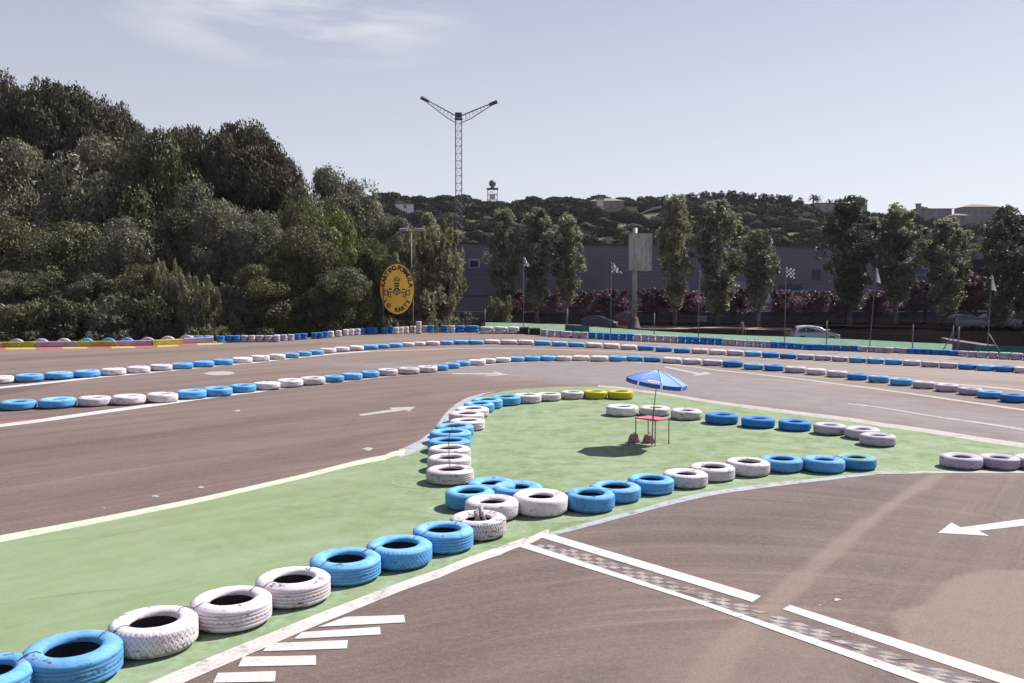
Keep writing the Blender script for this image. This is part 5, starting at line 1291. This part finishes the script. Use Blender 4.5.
for i in range(len(ht)-1):
    (p, h0), (q, h1) = ht[i], ht[i+1]
    if i == 2: pass
    for k in range(6):
        a = p.lerp(q, k/6); b_ = p.lerp(q, (k+1)/6); ha = h0+(h1-h0)*k/6; hb_ = h0+(h1-h0)*(k+1)/6
        w1 = .05*math.sin(k*1.9+i); w2 = .05*math.sin((k+1)*1.9+i) if k < 5 else .05*math.sin(0+i+1)
        nm.add([(a.x-FO.x, a.y-FO.y+w1, .03), (b_.x-FO.x, b_.y-FO.y+w2, .03), (b_.x-FO.x, b_.y-FO.y+w2, hb_+.03*math.sin(3.1*(k+1))), (a.x-FO.x, a.y-FO.y+w1, ha+.03*math.sin(3.1*k))], [(0, 1, 2, 3)])
nm.build('netting', M_net, fence)
p, q = fpt(565), fpt(589); m = MB(); m.box((p+q)/2-FO+Vector((0, -.12, .56)), ((q-p).length, .02, 1.02), rz=math.atan2((q-p).y, (q-p).x)); m.build('netting', M_net2, fence)
p, q = fpt(975), fpt(1080); m = MB(); m.box((p+q)/2-FO+Vector((0, 0, .35)), ((q-p).length, .02, .62), rz=math.atan2((q-p).y, (q-p).x)); m.build('netting', M_net2, fence)
for i, x in enumerate(fx):
    if ph[i] is None: continue
    p = fpt(x); hz = CH-(ph[i]-290)/F*p.y; m = MB(); m.tube([(p.x-FO.x, p.y-FO.y-.06, 0), (p.x-FO.x, p.y-FO.y-.06, hz)], .038, n=8); m.build('post', M_steel, fence)
for x, yt in ((957.5, 326.5), (1030, 327)):
    p = fpt(x); hz = CH-(yt-290)/F*p.y; m = MB(); m.tube([(p.x-FO.x, p.y-FO.y-.06, 0), (p.x-FO.x, p.y-FO.y-.06, hz)], .055, n=8); m.build('post', M_steel, fence)
for a, b_ in ((952, 941), (987, 1002)):
    p = fpt(a); q = fpt(b_); m = MB(); m.tube([(p.x-FO.x, p.y-FO.y-.06, 1.45), (q.x-FO.x, q.y-FO.y-.1, .05)], .035, n=6); m.build('brace', M_steel, fence)
for hz in (1.25, 1.75, 2.2):
    m = MB(); m.tube([Vector((fpt(x).x-FO.x, fpt(x).y-FO.y-.06, hz*.96)) for x in fx[:]], .006, n=4); m.build('wire', M_steel, fence)
# grey ramp right of the netting
A_ = fpt(959)+Vector((0, 1.5, 0)); m = MB(); m.prism([A_, A_+Vector((4.6, -2.5, 0)), A_+Vector((4.6, -2.5, .12)), A_+Vector((0, 0, .85))], (1.2, 3.5, 0))
tag(m.build('earth_ramp', mat('pale_dirt', (.16, .135, .14), .95, c2=(.10, .085, .09), scale=2)), 'pale sloping dirt heap just right of the fence end post', 'heap')
# left fragment of dark low wall below willow
A_ = G(474, 331.2); m = MB(); m.box((A_.x, A_.y+5, .75), (2.6, .25, 1.5)); m.box((A_.x, A_.y+4.98, 1.55), (2.8, .35, .12)); tag(m.build('low_wall', M_conc), 'short dark wall piece at the foot of the willow', 'wall')

# flagpoles
M_pole = plain('dull_pole_grey', (.14, .135, .14), .7)
M_chw = plain('flag_white', (.74, .71, .73), .8); M_chb = plain('flag_black', (.05, .05, .06), .8); M_grayflag = mat('faded_flag_cloth', (.36, .33, .35), .85, c2=(.26, .24, .26), scale=5)
M_fred = plain('faded_red_cloth', (.32, .12, .10), .85)
def flagpole(px, ptop, label, shape, size, fl='chq', lean=0, nx=6, ny=6):
    b_ = fpt(px); h = CH-(ptop-290)/F*b_.y; e_ = empty('flagpole', (b_.x, b_.y-.12, 0), 0, label, 'flagpole', 'flagpoles along the fence')
    m = MB(); m.tube([(0, 0, 0), (lean*.5, 0, h*.5), (lean, 0, h)], [.034, .03, .022], n=8); m.build('pole', M_pole, e_)
    m = MB(); W_, H_ = size
    for i in range(nx):
        for j in range(ny):
            def f(u, v):
                if shape == 'square': x = W_*u; z = h-.05-H_*v-.22*u*W_; y = .08*math.sin(u*7+v)
                elif shape == 'droop': x = W_*u*(.15+v)*.9+W_*.1*u; z = h-.03-H_*(v*(1-.0*u))-u*H_*.10; y = .10*math.sin(u*9)
                elif shape == 'limp': x = W_*u*(.35+.25*math.sin(v*5)); z = h-.05-H_*v-.1*u; y = .10*math.sin(u*11+v*2)
                return (lean+.03+x, y, z)
            m.add([f(i/nx, (j+1)/ny), f((i+1)/nx, (j+1)/ny), f((i+1)/nx, j/ny), f(i/nx, j/ny)], [(0, 1, 2, 3)], mi=((i+j) % 2 if fl == 'chq' else 0), sm=True)
    m.build('flag', [M_chw, M_chb] if fl == 'chq' else [M_grayflag if fl == 'grey' else M_chw], e_)
    return e_
flagpole(523.5, 257, 'pole with a small drooping grey white flag before the left poplar trio', 'droop', (.6, .85), nx=4, ny=5)
flagpole(610.5, 262, 'pole with a drooping striped flag left of the billboard', 'droop', (.85, .85), nx=5, ny=5)
flagpole(698, 270, 'pole with a limp grey pennant before the poplars right of the billboard', 'limp', (.35, .9), 'grey')
flagpole(784, 266.5, 'pole with a square white chequered flag left of the wall emblem', 'square', (.64, .70), nx=5, ny=5)
flagpole(868.5, 268, 'slightly leaning pole with a limp white flag before the dark poplar', 'droop', (.30, .95), 'white', lean=.35)
flagpole(986, 275, 'pole with a limp pale flag near the last dark poplar', 'droop', (.30, .9), 'white', lean=.12)

# ------------------------------------------------------------------ billboard
bb = G(634.5, 325.5); Yb = 93.5; bx = AT(634.5, 290, Yb).x
bo = empty('billboard', (bx, Yb, 0), 0, 'tall faded two sided billboard box on a single pale mast', 'billboard')
ztop = AT(634, 228, Yb).z; z1 = AT(634, 234, Yb).z; z0 = AT(634, 270.5, Yb).z
M_bbp = mat('pale_green_mast_paint', (.42, .42, .34), .55, c2=(.30, .29, .25), scale=1.2)
m = MB(); m.tube([(0, 0, .8), (0, 0, ztop)], [.27, .25], n=16); m.build('mast', M_bbp, bo)
m = MB(); m.lathe([(.75, 0), (.75, .15), (.62, .2), (.40, 1.1), (.30, 1.3), (.0, 1.3)], 16); m.build('base', mat('rusty_base', (.12, .085, .08), .8, c2=(.07, .05, .05), scale=2), bo)
def poster_mat():
    m = bpy.data.materials.new('peeling_poster'); m.use_nodes = True; t = m.node_tree; b = t.nodes['Principled BSDF']; attr, comb, noi, mix, mth = gnode(t)
    tcn = N(t, 'ShaderNodeTexCoord'); mp_ = N(t, 'ShaderNodeMapping'); mp_.inputs['Scale'].default_value = (2.2, 2.2, .45); t.links.new(tcn.outputs['Object'], mp_.inputs[0]); P = mp_.outputs[0]
    c = mix(noi(P, 1.4, 8, .4, .62, .7), (.50, .46, .41), (.30, .27, .24)); c = mix(noi(P, 2.1, 6, .56, .62), c, (.33, .22, .14)); c = mix(noi(P, 1.1, 5, .57, .64), c, (.36, .47, .44)); c = mix(noi(P, 5, 6, .62, .68), c, (.68, .66, .62))
    t.links.new(c, b.inputs['Base Color']); b.inputs['Roughness'].default_value = .8; return m
M_post = poster_mat()
BR = R(26)
Mb = Matrix.Rotation(BR, 3, 'Z')
W_ = 2.15; Dp = 1.05; zc = (z0+z1)/2; Hh = z1-z0
off = Vector((AT(641.5, 290, Yb).x-bx, 0, 0))
m = MB(); m.box(Vector((.55, -.05, zc)), (W_, Dp, Hh), M=Mb); bxo = m.build('box', mat('box_side_panel', (.50, .48, .44), .6, c2=(.40, .38, .36), scale=1.5), bo)
m = MB(); c_ = Vector((.55, -.05, zc))+Mb@Vector((0, -Dp/2-.02, 0)); m.box(c_, (W_-.1, .03, Hh-.1), M=Mb); m.build('poster', M_post, bxo)
m = MB()
for sx, sz, ww, hh_ in ((0, Hh/2, W_+.08, .09), (0, -Hh/2, W_+.08, .09), (-W_/2, 0, .09, Hh), (W_/2, 0, .09, Hh)):
    m.box(Vector((.55, -.05, zc))+Mb@Vector((sx, -Dp/2-.03, sz)), (ww, .08, hh_), M=Mb)
m.box(Vector((.55, -.05, zc))+Mb@Vector((0, -Dp/2-.05, -Hh*.36)), (W_-.1, .03, .05), M=Mb)
m.build('frame', M_bbp, bxo)

# ------------------------------------------------------------------ oval karting sign
Ys = 84.6; sc0 = AT(397, 289, Ys); sg = empty('oval_sign', (sc0.x, Ys, 0), 0, 'yellow oval karting sign with black lettering and a kart driver drawing', 'sign')
SA = R(-14); sw = 36*Ys/F/math.cos(SA)/2; sh = 51.5*Ys/F/2; zc = sc0.z
Ms4 = Matrix.Translation((0, 0, zc)) @ Matrix.Rotation(SA, 4, 'Z') @ Matrix.Rotation(math.pi/2, 4, 'X')
Ms = Ms4.to_3x3()
def oval(mb, a, b_, z0, z1, n=64, mi=0):
    pts = [Ms4@Vector((a*math.cos(2*math.pi*k/n), b_*math.sin(2*math.pi*k/n), z0)) for k in range(n)]
    mb.prism(pts, Ms@Vector((0, 0, z1-z0)), mi)
M_syel = mat('sign_yellow', (.92, .56, .07), .45, c2=(.80, .47, .08), scale=1.6)
M_sblk = plain('sign_black', (.035, .02, .03), .5)
m = MB(); oval(m, sw, sh, -.06, .0); m.build('rim', M_sblk, sg)
m = MB(); oval(m, sw*.965, sh*.972, .002, .03); face = m.build('face', M_syel, sg)
def glyphs(txt, a0, a1, size, name, flip=False):
    V = MB(); tot = None
    n = len(txt)
    for i, ch in enumerate(txt):
        if ch == ' ': continue
        a = R(a0+(a1-a0)*i/(n-1)); px_, pz = sw*.80*math.cos(a), sh*.815*math.sin(a)
        tx, tz = -sw*math.sin(a), sh*math.cos(a); ang_ = math.atan2(tz, tx)+(0 if flip else math.pi)
        M_ = Ms4 @ Matrix.Translation((px_, pz, .034)) @ Matrix.Rotation(ang_, 4, 'Z')
        cu = bpy.data.curves.new('g', 'FONT'); cu.body = ch; cu.size = size; cu.extrude = .008; cu.align_x = 'CENTER'; cu.align_y = 'CENTER'; cu.resolution_u = 2; cu.offset = .03
        ot = bpy.data.objects.new('g', cu); col.objects.link(ot); dg = bpy.context.evaluated_depsgraph_get(); dg.update(); me_ = bpy.data.meshes.new_from_object(ot.evaluated_get(dg)); bpy.data.objects.remove(ot)
        V.add([M_@v.co for v in me_.vertices], [list(p_.vertices) for p_ in me_.polygons])
    V.build(name, M_sblk, face)
glyphs('KARTING', 168, 101, .62, 'lettering'); glyphs('FORMULA', 81, 10, .62, 'lettering')
glyphs('LO', 216, 232, .52, 'lettering', True); glyphs('KARTS', 268, 322, .52, 'lettering', True)
dm = MB()
def q2(pts, mi=0, z=.034): dm.prism([Ms4@Vector((x, y, z)) for x, y in pts], Ms@Vector((0, 0, .012)), mi)
def ring(cx, cy, a, b_, a0=0, a1=360, th=.07, n=20):
    for k in range(n):
        t0 = R(a0+(a1-a0)*k/n); t1 = R(a0+(a1-a0)*(k+1)/n)
        q2([(cx+a*math.cos(t0), cy+b_*math.sin(t0)), (cx+a*math.cos(t1), cy+b_*math.sin(t1)), (cx+(a-th)*math.cos(t1), cy+(b_-th)*math.sin(t1)), (cx+(a-th)*math.cos(t0), cy+(b_-th)*math.sin(t0))])
# helmet
for x in (-.2, 0, .2): q2([(x-.055, .72), (x+.055, .72), (x+.05, 1.05-abs(x)*.6), (x-.05, 1.05-abs(x)*.6)])
ring(0, .80, .34, .36, 0, 180, .05)
q2([(-.26, .46), (.26, .46), (.28, .60), (-.28, .60)]); q2([(-.2, .22), (.2, .22), (.27, .38), (-.27, .38)])
# shoulders, arms and wheel
q2([(-.12, .15), (.12, .15), (.42, -.20), (.28, -.24), (0, .02), (-.28, -.24), (-.42, -.20)])
q2([(-.50, .05), (-.75, .12), (-.85, -.05), (-.6, -.12)]); q2([(.50, -.02), (.72, .06), (.85, -.05), (.6, -.12)])
ring(0, -.36, .24, .22, 0, 360, .05); q2([(-.05, -.62), (.05, -.62), (.06, -.22), (-.06, -.22)])
q2([(-.42, -.38), (-.26, -.46), (-.28, -.30)]); q2([(.42, -.38), (.26, -.46), (.28, -.30)])
# tyres of the kart
for s_ in (-1, 1):
    for (xa, xb, yb_, yt_) in ((.92, 1.32, -.62, -.08), (.60, .90, -.80, -.24)):
        a, b_ = s_*xa, s_*xb; t = .075*s_
        q2([(a, yb_), (a+t, yb_), (a+t, yt_), (a, yt_)][::s_]); q2([(b_-t, yb_), (b_, yb_), (b_, yt_), (b_-t, yt_)][::s_])
        q2([(a+t, yt_-.075), (b_-t, yt_-.075), (b_-t, yt_), (a+t, yt_)][::s_]); q2([(a+t, yb_), (b_-t, yb_), (b_-t, yb_+.075), (a+t, yb_+.075)][::s_])
    q2([(s_*.38, -.34), (s_*.60, -.36), (s_*.60, -.28), (s_*.38, -.26)][::s_])
ring(-.95, -1.55+.1, .05, .05, 0, 360, .05); ring(-.18, -1.90, .055, .055, 0, 360, .055)
dm.build('driver_drawing', M_sblk, face)
for x in (383.3, 413):
    p = AT(x, 290, Ys+.25); m = MB(); m.tube([(p.x-sc0.x, .22, 0), (p.x-sc0.x, .22, zc+(.3 if x < 400 else .1))], .055, n=8); m.build('post', M_steel, sg)

# street lamp
Yl = 88.0; lp = AT(411.5, 290, Yl); la = empty('street_lamp', (lp.x, Yl, 0), 0, 'double headed street lamp standing in the trees above the oval sign', 'street lamp')
ht_ = AT(411, 231, Yl).z
m = MB(); m.tube([(0, 0, 0), (0, 0, ht_)], [.11, .065], n=10); m.build('pole', M_steel, la)
m = MB(); m.tube([(-.75, 0, ht_-.05), (.95, 0, ht_-.02)], .045, n=8); m.build('crossarm', M_steel, la)
for s_, x in ((-1, -.75), (1, .95)):
    m = MB(); m.box((x, 0, ht_+.12), (.75, .4, .34), ch=.08); m.build('lamp_head', plain('lamp_grey%d' % (s_+1), (.27, .25, .29), .5), la)

# ------------------------------------------------------------------ cars
def car(px, ybot, L_, heading, body, label, kind='hatch', name='parked_car', ydep=None, Hs=1.0):
    g_ = G(px, ybot) if ydep is None else AT(px, 290, ydep); e_ = empty(name, (g_.x, g_.y, .01), heading, label, 'car')
    paint = mat('car_paint_'+name+str(px), body, .28, spec=.6, c2=tuple(c*.9 for c in body), scale=2)
    Wd = 1.74
    if kind == 'hatch': prof = [(-.50, .30), (-.505, .62), (-.49, .95), (-.44, 1.22), (-.36, 1.42), (-.20, 1.48), (-.02, 1.46), (.08, 1.38), (.24, 1.02), (.40, .90), (.475, .76), (.50, .55), (.495, .30)]
    else: prof = [(-.50, .32), (-.505, .70), (-.50, 1.10), (-.475, 1.50), (-.43, 1.70), (-.20, 1.76), (.02, 1.73), (.10, 1.62), (.25, 1.14), (.42, 1.02), (.485, .86), (.50, .55), (.495, .32)]
    prof = [(a*L_, b_*Hs) for a, b_ in prof]
    belt = .92 if kind == 'hatch' else 1.08
    secs = [(-1, .0), (-.96, .5), (-.5, 1), (.5, 1), (.96, .5), (1, 0)]
    m = MB(); rows = []
    for s_, _ in ((-1, 0), (-.93, 0), (.93, 0), (1, 0)):
        row = []
        for x, z in prof:
            k = 0 if z < belt else min(1, (z-belt)/.55)
            y = s_*Wd/2*(1-.20*k)
            inset = .97 if abs(s_) == 1 else 1
            row.append(Vector((x*(inset if abs(x) > L_*.4 else 1), y, z-(.035 if abs(s_) == 1 and z > 1.2 else 0))))
        rows.append(row)
    n = len(prof); vs = [v for r_ in rows for v in r_]; fs = []
    for i in range(3):
        for k in range(n): fs.append((i*n+k, i*n+(k+1) % n, (i+1)*n+(k+1) % n, (i+1)*n+k))
    fs.append(tuple(reversed(range(n)))); fs.append(tuple(range(3*n, 4*n)))
    m.add(vs, fs); bo_ = m.build('body', paint, e_)
    def side(x, z, s_):
        k = 0 if z < belt else min(1, (z-belt)/.55); return Vector((x*L_, s_*(Wd/2*(1-.20*k)+.012), z*Hs))
    top = 1.40 if kind == 'hatch' else 1.66
    for s_ in (-1, 1):
        for q in ([(-.42, belt+.03), (-.24, belt+.03), (-.24, top-.02), (-.35, top-.05)], [(-.225, belt+.03), (-.03, belt+.03), (-.03, top-.01), (-.225, top)], [(-.015, belt+.03), (.19, belt+.02), (.06, top-.06), (-.015, top-.01)]):
            mm_ = MB(); pp = [side(x, z, s_) for x, z in q]; mm_.prism(pp if s_ < 0 else pp[::-1], (0, -s_*.03, 0)); mm_.build('side_window', M_glass, e_)
        mm_ = MB(); mm_.box((.20*L_, s_*(Wd/2+.08), belt+.08), (.18, .16, .13), ch=.03); mm_.build('wing_mirror', paint, e_)
        mm_ = MB(); mm_.box((.478*L_, s_*Wd*.36, .70*Hs), (.16, .36, .14), ch=.03); mm_.build('headlight', plain('lamp_glass'+name+str(px)+str(s_), (.6, .6, .6), .15), e_)
        mm_ = MB(); mm_.box((-.495*L_, s_*Wd*.41, (belt+.08)), (.06, .2, .26), ch=.02); mm_.build('tail_light', plain('tail_red'+name+str(px)+str(s_), (.4, .03, .03), .2), e_)
    mm_ = MB(); k1 = Wd/2*.90; k2 = Wd/2*.76
    mm_.prism([Vector((.235*L_+.01, -k1, (belt+.10)*Hs)), Vector((.235*L_+.01, k1, (belt+.10)*Hs)), Vector((.09*L_+.02, k2, (top-.03)*Hs)), Vector((.09*L_+.02, -k2, (top-.03)*Hs))], (.012, 0, .015)); mm_.build('windscreen', M_glass, e_)
    mm_ = MB(); mm_.prism([Vector((-.475*L_-.03, k1, (belt+.1)*Hs)), Vector((-.475*L_-.03, -k1, (belt+.1)*Hs)), Vector((-.40*L_-.05, -k2, (top-.06)*Hs)), Vector((-.40*L_-.05, k2, (top-.06)*Hs))], (-.02, 0, .01)); mm_.build('rear_window', M_glass, e_)
    mm_ = MB(); mm_.box((.497*L_, 0, .42), (.07, Wd*.86, .16), ch=.02); mm_.box((-.497*L_, 0, .42), (.07, Wd*.86, .16), ch=.02); mm_.build('bumper', M_dsteel, e_)
    for x in (-.31, .32):
        for s_ in (-1, 1):
            mm_ = MB(); Mw = Matrix.Rotation(math.pi/2, 3, 'X'); mm_.lathe([(.19, -.1), (.29, -.11), (.325, -.08), (.325, .08), (.29, .11), (.19, .1)], 24, (x*L_, s_*(Wd/2-.10), .325), M=Mw, close=True)
            wheel = mm_.build('wheel', M_rub, e_); mm_ = MB(); mm_.lathe([(0, .085), (.05, .10), (.19, .085), (.2, .0), (.19, -.085), (.05, -.10), (0, -.085)], 16, (x*L_, s_*(Wd/2-.10), .325), M=Mw); mm_.build('rim', M_steel, wheel)
    return e_
car(600, 330.2, 3.7, R(-14), (.012, .012, .02), 'dark blue grey hatchback parked left of the billboard foot', ydep=94, Hs=.95)
car(622, 329, 3.5, R(160), (.12, .02, .03), 'dark red tall car parked right beside the billboard foot', 'van', ydep=97, Hs=.96)
car(815.5, 338, 3.45, R(-7), (.42, .41, .45), 'silver white hatchback partly hidden by the green netting', ydep=68.5, name='parked_hatchback', Hs=.93)
car(968, 337, 4.0, R(8), (.08, .08, .09), 'grey car in deep shade behind the fence end', ydep=96, name='shaded_car')
car(1000, 338, 4.2, R(5), (.12, .12, .13), 'pale grey car in the shade near the right frame edge', ydep=98, name='shaded_car')

# wooden supports
def tripod(px, ytop, ybot, spread, label):
    b_ = G(px, ybot); t = AT(px, ytop, b_.y); e_ = empty('tree_support', (b_.x, b_.y, 0), 0, label, 'tripod')
    for a in (0, 2.1, 4.2):
        m = MB(); m.tube([(math.cos(a+.5)*spread, math.sin(a+.5)*spread, 0), (math.cos(a+.5)*.06, math.sin(a+.5)*.06, t.z)], .035, n=6); m.build('leg', M_wood, e_)
    m = MB(); m.tube([(0, 0, 0), (0, 0, t.z-.1)], .04, n=6); m.build('stake', M_wood, e_)
tripod(742, 322, 340.5, .55, 'wooden tripod by the bare trunked thin poplar')
for i, (x0, y0_, x1, y1_) in enumerate(((783, 329, 790, 338.5), (788, 332, 792.5, 338.5))):
    Yq = 78.5; a = AT(x0, y0_, Yq); b_ = AT(x1, y1_, Yq-.3); m = MB(); m.box((a+b_)/2, ((b_-a).length, .06, .16), M=(b_-a).to_track_quat('X', 'Z').to_matrix()); tag(m.build('leaning_plank', M_wood), ['longer plank leaning by the chequered flag pole', 'shorter plank leaning left of the white hatchback'][i], 'plank')
p = AT(702, 319, 112.9); m = MB(); m.box(p, (1.2, .06, .75), ch=.02); m.box(p+Vector((0, -.04, 0)), (.85, .03, .45)); tag(m.build('wall_plate', M_wframe), 'small pale rectangular plate on the garden wall', 'plate')

# ------------------------------------------------------------------ umbrella, table and weights on the island
M_ucl = mat('blue_canopy', (.150, .29, .68), .7, c2=(.17, .32, .70), scale=3, trans=.10)
M_uval = mat('blue_valance', (.030, .085, .36), .75, c2=(.04, .11, .40), scale=3)
M_seam = plain('white_seam', (.62, .68, .78), .7)
ub = G(652, 445.5); Yu = ub.y
apex = AT(658.3, 371.3, Yu); tb = AT(652.8, 417.5, Yu)
um = empty('beach_umbrella', tuple(ub), 0, 'blue beach umbrella with a small white red logo patch, tilted to the right', 'umbrella')
o0 = Vector(ub)
m = MB(); m.tube([Vector((0, 0, 0)), tb-o0], .016, n=10); m.tube([tb-o0-Vector((0, 0, .05)), (tb-o0)+Vector((.03, 0, .25))], .022, n=10); m.tube([(tb-o0)+Vector((.02, 0, .2)), apex-o0-Vector((0, 0, .01))], .012, n=10); m.build('pole', M_steel, um)
ax = Vector((math.sin(R(8)), -.02, math.cos(R(8)))).normalized(); Mr = ax.to_track_quat('Z', 'Y').to_matrix() @ Matrix.Rotation(R(8), 3, 'Z')
RU = .815; ap = apex-o0
def cpt(k, t, droop=0, n=8, kk=0.0):
    a = 2*math.pi*(k+kk)/n
    f = math.cos(math.pi/n)/math.cos(((kk % 1)-.5)*2*math.pi/n) if kk else 1
    f = 1-(1-f)*1.15 if kk else 1
    r_ = RU*t*f; z = -.27*(t**1.7)-droop+(.0 if not kk else -.012*math.sin(math.pi*(kk % 1))*t)
    return ap+Mr@Vector((r_*math.cos(a), r_*math.sin(a), z))
m = MB()
for k in range(8):
    for i in range(6):
        for s_ in range(4):
            k0, k1 = s_/4, (s_+1)/4
            k0 = k0 if k0 else 1e-6; k1 = k1 if k1 < 1 else 1-1e-6
            A_, B_, C_, D_ = cpt(k, i/6, 0, 8, k0), cpt(k, (i+1)/6, 0, 8, k0), cpt(k, (i+1)/6, 0, 8, k1), cpt(k, i/6, 0, 8, k1)
            m.add([A_, B_, C_, D_], [(0, 1, 2, 3)], sm=False)
can = m.build('canopy', M_ucl, um)
m = MB(); m2 = MB()
for k in range(8):
    for s_ in range(4):
        k0, k1 = max(s_/4, .045), min((s_+1)/4, .955)
        A_, B_ = cpt(k, 1, 0, 8, k0), cpt(k, 1, 0, 8, k1); dn = Mr@Vector((0, 0, -.105))
        o1 = (A_-ap).normalized()*.012
        m.add([A_+o1*.2, B_+o1*.2, B_+dn+o1, A_+dn+o1], [(3, 2, 1, 0)])
    ps = [cpt(k, i/6, 0, 8, 1e-6)+Vector((0, 0, .006)) for i in range(7)]; m2.tube(ps, .008, n=5)
    A_ = cpt(k, 1.003, 0, 8, 1e-6); m2.tube([A_, A_+Mr@Vector((0, 0, -.115))], .010, n=5)
m.build('valance', M_uval, can); m2.build('ribs', M_seam, can)
m = MB(); m.sphere(ap+Mr@Vector((0, 0, .02)), .022); m.tube([ap, ap+Mr@Vector((0, 0, .05))], .008, n=6); m.build('finial', M_dsteel, um)
m = MB()
# logo patch near the front left edge, lying on the cloth
kc = None
def onc(a_, t): 
    n = 8; kf = (a_ % (2*math.pi))/(2*math.pi)*n; k = math.floor(kf); return cpt(k, t, 0, 8, min(max(kf-k, 1e-4), .9999))+Mr@Vector((0, 0, .007))
_l = Mr.inverted()@Vector((-.30, -1, 0)); ac = math.atan2(_l.y, _l.x); pts_ = []
pc = onc(ac, .90)
vs = [pc]; vr = [pc+Mr@Vector((0, 0, .003))]
for q in range(20):
    t = q/20*2*math.pi; vs.append(onc(ac+.25*math.cos(t), .90+.075*math.sin(t))); vr.append(onc(ac+.18*math.cos(t), .90+.03*math.sin(t))+Mr@Vector((0, 0, .003)))
m.add(vs, [(0, i+1, (i+1) % 20+1) for i in range(20)], 0); m.add(vr, [(0, i+1, (i+1) % 20+1) for i in range(20)], 1)
m.build('logo_patch', [plain('logo_white', (.72, .66, .70), .7), plain('logo_red', (.62, .28, .32), .7)], can)
# table
tz = .70
tp = [G(x, y, tz) for x, y in ((634.7, 417.2), (655.5, 420.6), (670.3, 418.3), (648, 415.4))]
tl = empty('garden_table', (ub.x, ub.y, 0), 0, 'low square table with a faded red top and thin legs around the umbrella pole', 'table')
m = MB(); m.prism([p_-Vector((ub.x, ub.y, 0)) for p_ in tp], (0, 0, -.03)); m.build('tabletop', mat('faded_red_top', (.52, .13, .17), .6, c2=(.42, .11, .14), scale=4), tl)
cc = sum(tp, Vector())/4
for p_ in tp:
    q = cc+(p_-cc)*.93-Vector((ub.x, ub.y, 0)); m = MB(); m.tube([(q.x, q.y, 0), (q.x, q.y, tz-.03)], .014, n=8); m.build('leg', M_dsteel, tl)
M_bag = mat('red_brown_bag', (.22, .10, .10), .85, c2=(.36, .22, .20), scale=9, bump=.5, bscale=30)
for (x0, x1, yb, lab) in ((627.7, 640.2, 443.3, 'left reddish weight bag standing under the table corner'), (642, 655.8, 443.8, 'right reddish weight bag at the foot of the umbrella pole')):
    c_, D_ = place_px(x0, x1, yb); e_ = empty('weight_bag', (c_.x, c_.y, 0), rng.random(), lab, 'bag', 'weight bags under the table')
    m = MB(); r0 = D_/2*.96; n = 24; prof = [(0, .005), (r0*.95, .005), (r0, .03), (r0*.90, .10), (r0*.74, .18), (r0*.60, .22), (r0*.5, .232), (0, .235)]
    m.lathe(prof, n); m.v = [(x*(1+.07*math.sin(5*math.atan2(y, x)+z*14)), y*(1+.07*math.sin(4*math.atan2(y, x)+z*9)), z) for x, y, z in m.v]; m.build('sack', M_bag, e_)
    m = MB(); m.tube([(-.05, 0, .215), (-.03, 0, .27), (.03, 0, .27), (.05, 0, .215)], .012, n=6); m.build('handle', M_dsteel, e_)

# ------------------------------------------------------------------ air
hm = bpy.data.materials.new('haze_air'); hm.use_nodes = True; t = hm.node_tree; t.nodes.clear()
ho = N(t, 'ShaderNodeOutputMaterial'); hv_ = N(t, 'ShaderNodeVolumePrincipled'); hv_.inputs['Density'].default_value = .00006; hv_.inputs['Color'].default_value = (.86, .90, 1, 1); hv_.inputs['Anisotropy'].default_value = .2
t.links.new(hv_.outputs[0], ho.inputs['Volume'])
m = MB(); m.box((0, 1000, 45), (3200, 3000, 96)); o = m.build('haze', hm); tag(o, None, None, None, 'stuff')
